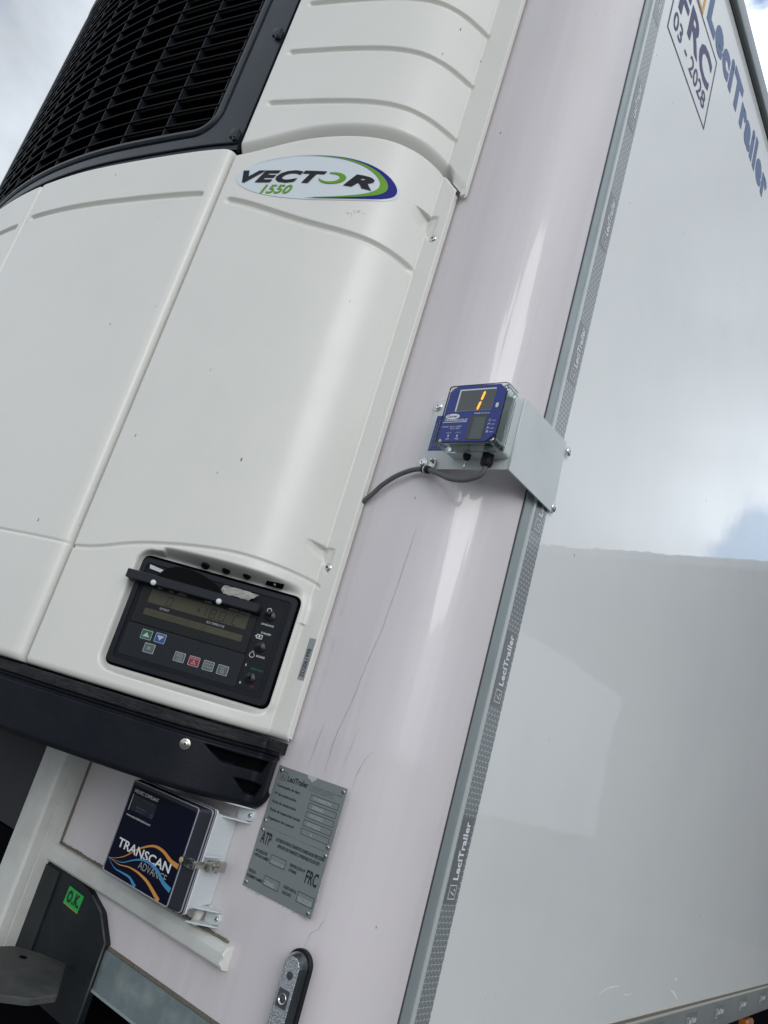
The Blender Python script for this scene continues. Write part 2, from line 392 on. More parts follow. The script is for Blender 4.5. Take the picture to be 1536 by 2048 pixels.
def text(mb, fr, body, u0, v0, width, height, w=.0006, shear=0., bold=0., rot=0, fn=None, sub=None, baseline=True):
    """text whose ink box runs from (u0,v0): width wide, capital height high; rot=90 reads upwards"""
    global CAP
    if CAP is None:
        Vh, _ = glyphs('H'); CAP = Vh[:, 1].max()
    V, F = glyphs(body, shear, bold)
    x0, x1 = V[:, 0].min(), V[:, 0].max()
    X = (V[:, 0]-x0)*(width/(x1-x0)); Y = V[:, 1]*(height/CAP)
    if rot == 90: X, Y = -Y, X
    elif rot == -90: X, Y = Y, -X
    if sub:
        bm = bmesh.new(); vs = [bm.verts.new((x, y, 0)) for x, y in zip(X, Y)]
        for f in F:
            try: bm.faces.new([vs[i] for i in f])
            except ValueError: pass
        for _ in range(6):
            es = [e for e in bm.edges if e.calc_length() > sub]
            if not es: break
            bmesh.ops.subdivide_edges(bm, edges=es, cuts=1); bmesh.ops.triangulate(bm, faces=list(bm.faces))
        bm.verts.index_update(); X = [v.co.x for v in bm.verts]; Y = [v.co.y for v in bm.verts]; F = [[v.index for v in f.verts] for f in bm.faces]; bm.free()
    pts = [(fn(u0+x, v0+y) if fn else fr(u0+x, v0+y, w)) for x, y in zip(X, Y)]
    mb.add(pts, F); return mb
def screw(name, fr, u, v, w, r, parent, m=None, hexr=None, washer=None, dome=.45, dark=M_INK):
    """dome-headed screw with a dark socket"""
    mb = MB(); 
    if washer: lathe(mb, fr, u, v, [(washer, w), (washer, w+.0012), (washer*.9, w+.0018)], 28)
    pr = [(r, w), (r, w+r*.12)]+[(r*math.cos(a), w+r*.12+r*dome*math.sin(a)) for a in (.3, .6, .9, 1.15)]
    lathe(mb, fr, u, v, pr, 28)
    mb.cur = 1; hr = hexr or r*.33
    lathe(mb, fr, u, v, [(hr, w+r*.12+r*dome*.80), (hr, w+r*.12+r*dome*.945)], 6, hexa=True)
    return mb.build(name, [m or M_CHROME, dark], parent, autos=40)

# ------------------------------------------------------------------ profile of the refrigeration unit (plan view)
CP = [(-.635, -.2615), (-.60, -.2515), (-.52, -.2245), (-.45, -.200), (-.371, -.167), (-.318, -.131), (-.287, -.087), (-.272, -.048), (-.265, -.026)]
def chaikin(P, it=3):
    P = [np.array(p, float) for p in P]
    for _ in range(it):
        Q = [P[0]]
        for a, b in zip(P[:-1], P[1:]): Q += [a*.75+b*.25, a*.25+b*.75]
        Q.append(P[-1]); P = Q
    return np.array(P)
def make_curve(P):
    P = np.array(P, float); d = np.r_[0, np.cumsum(np.linalg.norm(np.diff(P, axis=0), axis=1))]
    def f(s):
        s = np.asarray(s, float); s2 = np.clip(s, 0, d[-1])
        x = np.interp(s2, d, P[:, 0]); y = np.interp(s2, d, P[:, 1])
        e = 2e-3; xa = np.interp(np.clip(s2-e, 0, d[-1]), d, P[:, 0]); xb = np.interp(np.clip(s2+e, 0, d[-1]), d, P[:, 0])
        ya = np.interp(np.clip(s2-e, 0, d[-1]), d, P[:, 1]); yb = np.interp(np.clip(s2+e, 0, d[-1]), d, P[:, 1])
        tx, ty = xb-xa, yb-ya; l = np.hypot(tx, ty); nx, ny = ty/l, -tx/l
        return x, y, nx, ny
    return f, d[-1], (lambda x: np.interp(x, P[:, 0], d))
body = chaikin(CP)
PL, SL, SX_L = make_curve(np.vstack([body, [(-.2625, -.0215), (-.226, -.016)]]))
PU_, SU, SX_U = make_curve(np.vstack([body, [(-.2625, -.0215), (-.203, -.014)]]))
DP = chaikin([(-.635, -.2615), (-.70, -.2795), (-.82, -.3035), (-1.02, -.3375), (-1.16, -.3515), (-1.3, -.3565), (-1.44, -.3515), (-1.58, -.3375), (-1.78, -.3035), (-1.90, -.2795), (-1.965, -.2615)][::-1], 3)
PD, SD, SX_D = make_curve(DP)
def sstep(x, a=0., b=1.):
    t = np.clip((x-a)/(b-a), 0, 1); return t*t*(3-2*t)
def pl_dist(X, Z, pts):
    D = np.full(X.shape, 1e9)
    for (x0, z0), (x1, z1) in zip(pts[:-1], pts[1:]):
        dx, dz = x1-x0, z1-z0; t = np.clip(((X-x0)*dx+(Z-z0)*dz)/(dx*dx+dz*dz), 0, 1)
        D = np.minimum(D, np.hypot(X-x0-t*dx, Z-z0-t*dz))
    return D
def spl(P, it=3): return chaikin(P, it).tolist()
def groove(d, hw, dep): return dep*(1-sstep(d, hw*.35, hw*1.25))
def edge_round(d, r, k=1.): 
    t = np.clip(1-d/r, 0, 1); return r*k*(1-np.sqrt(np.clip(1-t*t, 0, 1)))
def grid_obj(name, S, T, X, Y, Z, m, parent, flip=False, mi=None, smooth=True):
    ns, nt_ = X.shape
    V = np.stack([X, Y, Z], -1).reshape(-1, 3)
    idx = np.arange(ns*nt_).reshape(ns, nt_)
    F = np.stack([idx[:-1, :-1], idx[1:, :-1], idx[1:, 1:], idx[:-1, 1:]], -1).reshape(-1, 4)
    if flip: F = F[:, ::-1]
    return obj(name, V, F, m, parent, smooth, mi=mi)
def axis(a, b, step, fine=()):
    """sample positions with extra rows near the borders"""
    n = int(round((b-a)/step)); g = list(np.linspace(a, b, n+1))
    for d in (.0006, .0014, .0026, .004, .006): g += [a+d, b-d]
    return np.array(sorted(set(np.round(g, 5))))

# ------------------------------------------------------------------ the setting
def struct(name, mb, m, **k):
    o = mb.build(name, m, **k); o['kind'] = 'structure'; return o
gb = MB(); gb.add([(-400, -400, 0), (400, -400, 0), (400, 400, 0), (-400, 400, 0)], [[0, 1, 2, 3]]); struct('ground', gb, M_GROUND)

wh = thing('warehouse', 'long pale clad warehouse reflected in the glossy side panel', 'warehouse', (14, 19.4, 0))
b = MB(); b.box((-2, 19.4, 0.004), (46, 34, 8.5)); b.build('wall', M_CLAD, wh)
b = MB(); b.box((-2.2, 19.1, 8.5), (46.2, 34.2, 8.75)); b.build('roof', M_DOCK, wh)
b = MB(); b.box((-2, 19.33, .004), (46, 19.398, 1.1)); b.build('plinth', M_DOCK, wh)
for i in range(4):
    x = 12.5+i*8; b = MB(); b.box((x, 19.33, 1.105), (x+4, 19.398, 4.6)); b.build('loading_door', M_DOCK, wh)
nb = thing('parked_trailer', 'plain white box trailer parked parallel, seen only as a reflection', 'trailer', (6.3, 8, 0))
b = MB(); b.box((5.05, .4, 1.25), (7.6, 14.2, 4.0), .03); b.build('cargo_box', M_NWHITE, nb)
b = MB(); b.box((5.35, .6, .95), (7.3, 14.0, 1.245)); b.build('chassis', M_STEEL, nb)
for yy in (2.0, 10.2, 11.5, 12.8):
    for xx in (5.3, 7.1):
        if yy < 3: b = MB(); b.box((xx, yy, .004), (xx+.12, yy+.12, .945)); b.build('landing_leg', M_STEELG, nb)
        else: b = MB(); lathe(b, Frame((xx, yy, .5), (0, 1, 0), (0, 0, 1), (1, 0, 0)), 0, 0, [(.30, 0), (.48, .0), (.495, .02), (.495, .26), (.48, .28), (.3, .28)], 32); b.build('wheel', M_RUB, nb, autos=40)

# ------------------------------------------------------------------ trailer
TR = thing('refrigerated_trailer', 'white refrigerated semi-trailer with a pinkish rounded front wall and glossy side', 'trailer', (-1.3, 6, 0))
R_ = .145; arc = [(-R_+R_*math.sin(a), R_-R_*math.cos(a)) for a in np.linspace(0, math.pi/2, 25)]
pl = [(-2.45, 0.)]+[(x, 0.) for x in np.linspace(-2.2, -.2, 12)]+arc
pl = [(x, y) for x, y in pl]
zs = np.linspace(1.292, 3.93, 30)
X = np.array([[p[0]]*len(zs) for p in pl]); Y = np.array([[p[1]-0.] * len(zs) for p in pl]); Z = np.array([zs]*len(pl))
Y[-1] = .139; X[-1] = 0.
grid_obj('front_wall', None, None, X, Y, Z, M_WALL, TR)
b = MB(); b.box((-2.6, .235, 1.285), (-.003, 13.6, 3.93)); b.box((-2.6, .15, 1.285), (-.02, .235, 3.93)); b.box((-2.45, .004, 1.285), (-.16, .149, 3.93)); b.build('cargo_body', M_SIDE, TR)
n_ = 60; ys = np.r_[np.linspace(.2275, 3, 30), np.linspace(3.3, 13.6, 30)]; zs = np.linspace(1.288, 3.909, 30)
grid_obj('side_panel', None, None, np.zeros((60, 30)), np.repeat(ys[:, None], 30, 1), np.repeat(zs[None], 60, 0), M_SIDE, TR)
# vertical corner trims
b = MB(); b.box((-.02, .1385, 1.23), (.0012, .1418, 3.93)); b.build('corner_seal', M_SEAL, TR)
b = MB(); b.box((-.02, .142, 1.23), (.0022, .1688, 3.93), .0006); b.box((-.02, .1425, 1.23), (.0034, .1455, 3.93), .0006); b.build('corner_trim', M_ALU, TR, autos=30)
b = MB(); b.box((-.02, .169, 1.23), (.0058, .1772, 3.93), .0015); b.build('corner_ridge', M_ALUL, TR, autos=30)
tape = MB(); tape.add([(.0016, .1785, 1.23), (.0016, .2262, 1.23), (.0016, .2262, 3.93), (.0016, .1785, 3.93), (.0002, .1785, 1.23), (.0002, .2262, 1.23), (.0002, .2262, 3.93), (.0002, .1785, 3.93)], [[0, 1, 2, 3], [4, 5, 1, 0], [5, 6, 2, 1], [3, 2, 6, 7]])
tape = tape.build('reflective_tape', M_TAPE, TR)
def logo_mark(mb, fr, u, v, s, w, rot=0, wd=.06):
    """square badge: a slanted stroke with a foot and a dot"""
    f2 = fr
    if rot == 90: f2 = Frame(fr(u, v, 0), fr.v, -fr.u, fr.w)
    else: f2 = Frame(fr(u, v, 0), fr.u, fr.v, fr.w)
    stroke(mb, f2, [(0, 0), (s, 0), (s, s), (0, s)], s*wd, w, closed=True)
    stroke(mb, f2, [(s*.30, s*.22), (s*.38, s*.45), (s*.56, s*.80)], [s*.13, s*.10, s*.05], w)
    flat(mb, f2, circle(s*.66, s*.27, s*.09, n=10), w)
for k, zc in enumerate([1.275, 1.585, 1.895, 2.205, 2.515, 2.825, 3.135, 3.445, 3.755]):
    b = MB(); flat(b, SIDE, rect(.1845, zc-.058, .2195, zc+.072), .0019); pch = b.build('logo_patch', M_TAPED, tape)
    b = MB(); logo_mark(b, SIDE, .2135, zc-.050, .020, .0023, rot=90); text(b, SIDE, 'LeciTrailer', .2115, zc-.022, .088, .0145, w=.0023, rot=90, bold=.035); b.build('lettering', M_WHITE, tape)
# small retro text between the logos
# pale scuffs low on the side panel
for P_, w_ in (([(.931, 1.356), (.99, 1.367), (1.068, 1.367)], .006), ([(1.09, 1.349), (1.132, 1.345), (1.17, 1.347)], .004), ([(1.50, 1.366), (1.53, 1.357)], .006), ([(1.475, 1.338), (1.52, 1.326), (1.56, 1.308)], .008)):
    b = MB(); Q_ = catm(P_, 10); stroke(b, SIDE, Q_, [w_*random.uniform(.4, 1.)*math.sin(math.pi*(i+.5)/len(Q_)) for i in range(len(Q_))], .0004); b.build('scuff', mat('pale_scuff', (.80, .815, .80), .45), TR)
# bottom side rail
b = MB(); b.box((-.12, .142, 1.2), (.006, 13.6, 1.2795), .002); b.build('side_rail', mat('side_rail_grey', (.235, .255, .25), .42, metal=.3, bump=(.4, .0008, (30, 3, 60), 3), mottled=((.19, .20, .195), .8, 5.)), TR, autos=30)
b = MB(); b.box((-.1, .18, 1.2798), (.010, 13.6, 1.2845), .001); b.build('side_rail_lip', mat('dull_rail_lip', (.36, .36, .33), .45, metal=.2), TR, autos=30)
b = MB(); b.box((-.1, .2, 1.2848), (.003, 13.6, 1.2905)); b.build('side_rail_seal', M_DIRT, TR)
for i in range(12):
    yy = 1.36+i*.325
    b = MB(); flat(b, SIDE, rect(yy-.035, 1.225, yy+.085, 1.268), .0064); b.build('rail_patch', M_TAPED, TR)
    b = MB(); logo_mark(b, SIDE, yy-.025, 1.232, .024, .0068); text(b, SIDE, 'LeciTrailer', yy+.004, 1.240, .074, .014, w=.0068, bold=.035); b.build('lettering', M_WHITE, TR)
b = MB(); stroke(b, SIDE, [(1.30, 1.233), (1.50, 1.236)], .004, .0066); b.build('rail_scratch', M_ALUL, TR)
# top side rail with dark joint
b = MB(); b.box((-.1, .0, 3.911), (.004, 13.6, 3.9215)); b.build('roof_joint', M_SEAL, TR)
b = MB(); b.box((-.12, .142, 3.9218), (.016, 13.6, 3.985), .005, 3); b.box((-.12, .142, 3.985), (.010, 13.6, 4.005), .004, 3); b.build('roof_rail', M_ROOFT, TR, autos=30)
b = MB(); b.box((-2.6, 0, 3.93), (-.06, 13.6, 4.0)); b.build('roof', M_SIDE, TR)
# big lettering on the side
b = MB(); text(b, SIDE, 'LeciTrailer', .464, 3.712, .716, .100, w=.0008, bold=.055); b.build('company_name', M_BLUEL, TR)
b = MB(); fr2 = Frame((0, .345, 3.735), (0, 1, 0), (0, 0, 1), (1, 0, 0)); stroke(b, SIDE, [(.310, 3.688), (.434, 3.688), (.434, 3.815), (.310, 3.815)], .011, .0008, closed=True); stroke(b, SIDE, [(.345, 3.708), (.355, 3.74), (.382, 3.795)], [.016, .012, .007], .0008); b.build('company_badge', M_AMB, TR)
b = MB()
stroke(b, SIDE, rect(.267, 3.4465, .583, 3.676), .0048, .0009, closed=True)
text(b, SIDE, '03 - 2028', .288, 3.481, .268, .047, w=.0009, bold=.01)
text(b, SIDE, 'FRC', .298, 3.549, .262, .088, w=.0009, bold=.03)
b.build('class_mark', M_NAVY, TR)
# front lower rail, galvanised, following the rounded corner
def corner_path(off, x_start):
    P = [(x_start, -off)]+[(-R_+(R_+off)*math.sin(a), R_-(R_+off)*math.cos(a)) for a in np.linspace(0, math.pi/2, 16)]
    return P
def extr_path(mb, P, z0, z1, th):
    n = len(P); V = []
    P = [Vector(p) for p in P]
    Q = []
    for i, p in enumerate(P):
        d = (P[min(i+1, n-1)]-P[max(i-1, 0)]).normalized(); Q.append(p+Vector((-d.y, d.x))*th)
    for pp, z in ((P, z0), (P, z1), (Q, z1), (Q, z0)): V += [(p.x, p.y, z) for p in pp]
    F = []
    for l in range(4):
        for i in range(n-1): F.append([l*n+i, l*n+i+1, ((l+1) % 4)*n+i+1, ((l+1) % 4)*n+i])
    F.append([0, n, 2*n, 3*n]); F.append([n-1, 4*n-1, 3*n-1, 2*n-1]); mb.add(V, F)
b = MB(); extr_path(b, corner_path(.006, -.497), 1.228, 1.2875, .02); b.build('front_rail', M_GALV, TR, autos=30)
b = MB(); extr_path(b, corner_path(.0075, -.497), 1.2235, 1.2278, .02); b.build('front_rail_lip', M_ALU, TR, autos=30)
b = MB(); extr_path(b, corner_path(.003, -.497), 1.2878, 1.2925, .02); b.build('front_rail_seal', M_DIRT, TR)
# underside and chassis
b = MB(); b.box((-2.5, .06, .98), (-.10, 13.2, 1.2), .01); b.build('chassis', M_CAV, TR)
b = MB(); b.box((-1.05, .3, .5), (-.86, .42, 1.0)); b.build('landing_leg', M_STEELG, TR)
for yy in (9.5, 10.8, 12.1):
    b = MB(); lathe(b, Frame((-.42, yy, .5), (0, 1, 0), (0, 0, 1), (1, 0, 0)), 0, 0, [(.30, 0), (.48, .0), (.495, .02), (.495, .28), (.48, .3), (.3, .3)], 32); b.build('wheel', M_RUB, TR, autos=40)
# white post with its side groove
b = MB()
prism(b, Frame((0, 0, 0), (1, 0, 0), (0, 1, 0), (0, 0, 1)), roundpoly([(-.792, -.062), (-.727, -.062), (-.722, -.057), (-.722, -.040), (-.7235, -.039), (-.7235, -.037), (-.722, -.036), (-.722, .0), (-.792, .0)], [.004, .003, .002, 0, 0, 0, 0, 0, 0], 3), 1.203, 1.69)
b.build('post', M_POST, TR, autos=25, label='white painted vertical post under the unit')
b = MB(); tube(b, [(-.7215, -.001, 1.56), (-.7218, -.001, 1.50), (-.7212, -.0015, 1.44), (-.7216, -.001, 1.39)], .0028, 8, 4); b.build('sealant_bead', M_DIRT, TR, smooth=True)
# white horizontal conduit
b = MB()
PF = Frame((0, 0, 0), (0, -1, 0), (0, 0, 1), (1, 0, 0))
prism(b, PF, roundpoly([(-.001, 1.357), (.013, 1.357), (.0175, 1.362), (.0175, 1.379), (.011, 1.388), (-.001, 1.390)], [0, .003, .003, .004, .004, 0], 3), -.7215, -.2235)
b.build('conduit', M_POST, TR, autos=25, label='white horizontal conduit strip ending in a cut edge')
b = MB()
P_ = [(-.718+i*.006, -.0012+random.uniform(-.0006, .0004), 1.3903+random.uniform(-.0005, .0005)) for i in range(82)]
tube(b, P_, [random.uniform(.0024, .0042) for _ in P_], 8, 1)
b.build('conduit_grime', M_DIRT, TR, smooth=True)
b = MB(); P_ = roundpoly([(-.001, 1.3555), (.012, 1.3575), (.0165, 1.363), (.0145, 1.371), (.0172, 1.377), (.011, 1.3865), (-.001, 1.389)], .001, 2); prism(b, PF, P_, -.2233, -.2195); b.build('conduit_end', mat('cut_foam_end', (.78, .77, .72), .8, bump=(1., .002, (220, 220, 220), 3)), TR, label='rough white cut end of the conduit')
# black steel gusset carrying the sticker
b = MB()
prism(b, FRONT, roundpoly([(-.7205, 1.16), (-.49, 1.16), (-.489, 1.185), (-.488, 1.296), (-.525, 1.333), (-.575, 1.352), (-.60, 1.3555), (-.7205, 1.3555)], [0, 0, 0, .004, .03, .03, 0, 0], 4), -.001, .0125)
gus = b.build('gusset_plate', M_STEEL, TR, autos=30, label='black steel gusset plate with grey edge')
b = MB(); prism(b, FRONT, rect(-.7205, 1.16, -.672, 1.352), .0128, .0155); b.build('gusset_flange', mat('charcoal_steel', (.022, .026, .028), .45, spec=.3, mottled=((.016, .019, .02), .8, 12.)), gus)
e_ = [(-.4895, 1.165), (-.4885, 1.296), (-.525, 1.3325), (-.562, 1.348)]
b = MB(); 
for (a0, a1) in zip(e_[:-1], e_[1:]): tube(b, [(a0[0], -.0118, a0[1]), (a1[0], -.0118, a1[1])], .0017, 8, 1)
b.build('grey_edge', M_STEELG, gus, smooth=True)  # lighter grey tube along the right edge of the plate
# lower grey lug plate, nearly horizontal, drilled
LUG = Frame((0, 0, 1.230), (1, 0, 0), (0, 1, 0), (0, 0, 1))
b = MB()
prism(b, LUG, roundpoly([(-.632, -.30), (-.640, -.073), (-.6035, -.040), (-.5585, -.018), (-.448, -.100), (-.442, -.150), (-.462, -.190), (-.50, -.32)], [0, .02, .03, .008, .008, .02, .02, 0], 4), 0, .010, .0015)
lug = b.build('lug_plate', M_STEELG, TR, autos=25, label='flat grey steel lug with one drilled hole')
b = MB(); lathe(b, LUG, -.590, -.083, [(.0065, .0101), (.0065, .0106)], 18); b.build('hole', M_CAV, lug)
# dark housing left of the post
b = MB(); b.box((-1.9, -.055, 1.385), (-.80, .0, 1.60), .006); b.build('battery_housing', M_DARKPANEL, TR, autos=30)
b = MB(); b.box((-1.9, -.045, 1.16), (-.80, -.001, 1.38), .004); b.build('recess_shade_panel', M_CAV, TR)  # solid black panel standing in for the darkness below the housing
# drip cracks and stains on the front wall
def crack(pts, wd, m=M_SEAL):
    mb = MB(); Q = []
    for (a, b_) in zip(pts[:-1], pts[1:]):
        L = math.hypot(b_[0]-a[0], b_[1]-a[1]); n = max(2, int(L/.006))
        for k in range(n):
            t = k/n; Q.append((a[0]*(1-t)+b_[0]*t+random.uniform(-.0006, .0006), a[1]*(1-t)+b_[1]*t))
    Q.append(pts[-1]); W = [wd*random.uniform(.5, 1.2)*min(1, .25+i/8, .25+(len(Q)-1-i)/8) for i in range(len(Q))]
    def fy(u): return 0. if u < -R_ else R_-math.sqrt(max(0, R_*R_-(u+R_)**2))
    n = len(Q); V = []
    for (u, v), w in zip(Q, W): V += [(u-w/2, fy(u-w/2)-.0004, v), (u+w/2, fy(u+w/2)-.0004, v)]
    mb.add(V, [[2*i, 2*i+1, 2*i+3, 2*i+2] for i in range(n-1)])
    return mb.build('hairline_crack', m, TR)
M_CRK = mat('crack_grime', (.40, .375, .38), .8)
M_CRK2 = mat('faint_grime', (.52, .49, .50), .8)
crack([(-.145, 1.664), (-.145, 1.713), (-.132, 1.778), (-.126, 1.83), (-.124, 1.848), (-.116, 1.894), (-.111, 1.962), (-.108, 2.03), (-.106, 2.075)], .0009, M_CRK)
crack([(-.180, 1.66), (-.178, 1.70), (-.173, 1.735)], .0013, M_CRK)
crack([(-.093, 1.655), (-.092, 1.675), (-.086, 1.70), (-.078, 1.712)], .0013, M_CRK)
crack([(-.098, 1.434), (-.094, 1.452), (-.0865, 1.46), (-.081, 1.475)], .0018, M_CRK)
for (x, z0, z1) in ((-.116, 1.68, 1.74),):
    crack([(x, z0), (x+.004, (z0+z1)/2), (x+.008, z1)], .0012, M_CRK2)
b = MB()
for i in range(60):
    x = -.0945+random.uniform(-.001, .0045); z = random.uniform(1.475, 1.60); 
    tube(b, [(x, -.0002, z), (x+random.uniform(-.001, .001), -.0004, z+random.uniform(.001, .004))], random.uniform(.0003, .0009), 5, 1)
for i in range(30):
    x = random.uniform(-.235, -.10); tube(b, [(x, -.0002, 1.4702-random.uniform(0, .003)), (x+.003, -.0002, 1.4702-random.uniform(0, .002))], random.uniform(.0003, .0008), 5, 1)
b.build('adhesive_grime', M_CRK2, TR)

# ------------------------------------------------------------------ refrigeration unit
RU = thing('refrigeration_unit', 'large off-white moulded refrigeration unit with black grille on the trailer front', 'refrigeration unit', (-1.3, -.2, 1.69))
SWO = spl([(-.66, 2.783), (-.622, 2.787), (-.58, 2.797), (-.508, 2.821), (-.45, 2.832), (-.397, 2.837), (-.35, 2.840), (-.311, 2.841), (-.285, 2.842), (-.266, 2.838), (-.24, 2.808), (-.203, 2.768)])
SWX = [p[0] for p in SWO]; SWZ = [p[1] for p in SWO]
PA = np.array([-.489, -.205]); PB = np.array([-.262, -.045]); PDv = (PB-PA)/np.linalg.norm(PB-PA); PN = np.array([PDv[1], -PDv[0]])
def recess_mask(x, y, z):
    u = (x-PA[0])*PDv[0]+(y-PA[1])*PDv[1]; w = (x-PA[0])*PN[0]+(y-PA[1])*PN[1]
    u0, u1, v0, v1, r = -.0085, .2815, 1.7225, 1.9205, .020
    cu, cv, hu, hv = (u0+u1)/2, (v0+v1)/2, (u1-u0)/2-r, (v1-v0)/2-r
    qx = np.abs(u-cu)-hu; qz = np.abs(z-cv)-hv
    d = np.hypot(np.maximum(qx, 0), np.maximum(qz, 0))+np.minimum(np.maximum(qx, qz), 0)-r
    tw = np.where((z-cv > hv*.7) & (u > .03), .017, .0085)
    tw = np.where(u < .02, .007, tw)
    return 1-sstep(d/tw), u, w
def lower_cover(name, sgn):
    S = axis(.002, SL, .0025); 
    zb = np.interp(PL(S)[0], SWX, SWZ)-.0015
    T = np.linspace(0, 1, 760); T = np.array(sorted(set(np.r_[T, [.0006, .0012, .0024, .004, .9994, .9985, .997]])))
    z0 = 1.69
    Sg, Tg = np.meshgrid(S, T, indexing='ij'); Z = z0+Tg*(zb[:, None]-z0)
    x, y, nx, ny = PL(Sg)
    d = np.zeros_like(Z)
    d += groove(pl_dist(x, Z, spl([(-.603, 2.664), (-.56, 2.656), (-.477, 2.630), (-.40, 2.610), (-.337, 2.602), (-.30, 2.600), (-.275, 2.597), (-.266, 2.592)])), .0074, .0085)*(1-sstep(x, -.268, -.262))
    cr = pl_dist(x, Z, spl([(-.66, 1.900), (-.631, 1.902), (-.584, 1.908), (-.512, 1.931), (-.438, 1.943), (-.38, 1.950), (-.336, 1.954), (-.271, 1.953), (-.255, 1.945)]))
    d += groove(cr, .0034, .0042)*(1-sstep(x, -.262, -.25))
    sFL = SX_L(-.2635); d += groove(np.abs(Sg-sFL), .003, .0016)
    d += edge_round(Sg-.002, .006); d += edge_round(SL-Sg, .0025)
    d += edge_round(Z-z0, .012, .9); d += edge_round(zb[:, None]-Z, .007)
    # soft swell of the lower section below the crease
    X = x-nx*d; Y = y-ny*d
    # scoops for the two flange screws
    for zc, zt in ((2.675, 2.728), (1.983, 2.018)):
        m = sstep(x, -.2775, -.2745)*sstep(Z+1.3*(x+.252), zc-.010, zc-.006)*(1-sstep(Z, zt-.004, zt))*(1-sstep(x, -.252, -.244))
        Y = Y*(1-m)+(-.0165)*m
    m, u, w = recess_mask(X, Y, Z)
    wt = -.010; dw = (w-wt)*m; X = X-PN[0]*dw; Y = Y-PN[1]*dw
    # returns behind the edges
    if sgn < 0: X = -2.6-X
    return grid_obj(name, S, T, X, Y, Z, M_UNIT, RU, flip=sgn < 0)
def upper_cover(name, sgn):
    S = axis(.003, SU, .003); xs = PU_(S)[0]; zb = np.interp(xs, SWX, SWZ)+.0015; z1 = 3.86
    T = np.linspace(0, 1, 680)
    Sg, Tg = np.meshgrid(S, T, indexing='ij'); Z = zb[:, None]+Tg*(z1-zb[:, None])
    x, y, nx, ny = PU_(Sg); d = np.zeros_like(Z)
    for zc in (2.921, 3.066, 3.211, 3.356, 3.501, 3.646, 3.76):
        d += groove(pl_dist(x, Z, [(-.598, zc), (-.3, zc), (-.262, zc)]), .0070, .0080)*(1-sstep(x, -.266, -.258))
    sFL = SX_U(-.2635); d += groove(np.abs(Sg-sFL), .003, .0016)
    near = Z-zb[:, None]; d += .021*(1-sstep(near, -.002, .030))*(1-sstep(x, -.262, -.235)*.8)
    d += edge_round(Sg-.003, .007); d += edge_round(SU-Sg, .0025); d += edge_round(z1-Z, .03)
    X = x-nx*d; Y = y-ny*d
    if sgn < 0: X = -2.6-X
    return grid_obj(name, S, T, X, Y, Z, M_UNIT, RU, flip=sgn < 0)
for sg in (1, -1): lower_cover('lower_side_cover', sg); upper_cover('upper_side_cover', sg)
b = MB()
for sg in (1, -1):
    for (xe, ye, z0, z1) in ((-.2262, -.0145, 1.695, 2.78), (-.2032, -.0125, 2.775, 3.86)):
        X_ = [xe-.012, xe]; 
        if sg < 0: X_ = [-2.6-xe, -2.6-xe+.012]
        b.box((X_[0], ye, z0), (X_[1], -.0045, z1))
        b.build('cover_return', M_UNIT, RU); b = MB()
def door(name, xa, xb, soft_right, soft_left):
    sa, sb = SX_D(xa), SX_D(xb); S = axis(sa, sb, .003); T = axis(1.69, 2.792, .002)
    Sg, Z = np.meshgrid(S, T, indexing='ij'); x, y, nx, ny = PD(Sg); d = np.zeros_like(Z)
    lo, hi = xa+.030, xb-.032
    d += groove(pl_dist(x, Z, [(lo, 2.682), ((lo+hi)/2, 2.677), (hi, 2.670)]), .0072, .0085)
    d += groove(np.abs(Z-(1.904+.0*x)), .0022, .0022)
    d += edge_round(sb-Sg, .026 if soft_right else .010, .62 if soft_right else .6)-.012*sstep(sb-Sg, 0, .004)*sstep(Sg-sa, 0, .004)
    d += edge_round(Sg-sa, .026 if soft_left else .010, .62 if soft_left else .6)
    d += edge_round(sb-Sg, .010)+edge_round(Sg-sa, .010)+edge_round(Z-1.69, .014, .9)+edge_round(2.792-Z, .007)
    return grid_obj(name, S, T, x-nx*d, y-ny*d, Z, M_UNIT, RU)
door('door', -1.258, -.6355, True, False)
door('door', -1.962, -1.264, False, True)
# ribbon between the doors
b = MB(); s_ = SX_D(-1.261); x, y, nx, ny = PD(np.array([s_])); 
b.box((-1.266, float(y[0])+.0035, 1.70), (-1.256, float(y[0])+.03, 2.785)); b.build('door_gasket', mat('beige_gasket', (.60, .585, .54), .5), RU)
# dark core behind the shells
core = [(x_, y_+.05) for x_, y_ in [(-.30, -.05), (-.36, -.12), (-.45, -.165), (-.60, -.21), (-.72, -.25), (-1.0, -.29), (-1.3, -.31)]]
core = core+[(-2.6-x_, y_) for x_, y_ in core[::-1][1:]]
b = MB(); prism(b, Frame((0, 0, 0), (1, 0, 0), (0, 1, 0), (0, 0, 1)), core+[(-2.32, -.001), (-.28, -.001)], 1.70, 3.84); b.build('core', M_CAV, RU)
b = MB()
tp = [(x_, y_) for x_, y_ in zip(DP[::6, 0], DP[::6, 1])]
prism(b, Frame((0, 0, 0), (1, 0, 0), (0, 1, 0), (0, 0, 1)), [(-2.38, -.02)]+[(-2.28, -.13), (-2.15, -.2)]+tp+[(-.45, -.2), (-.32, -.13), (-.22, -.02)], 3.862, 3.90); b.build('top_cap', M_UNIT, RU, autos=30)

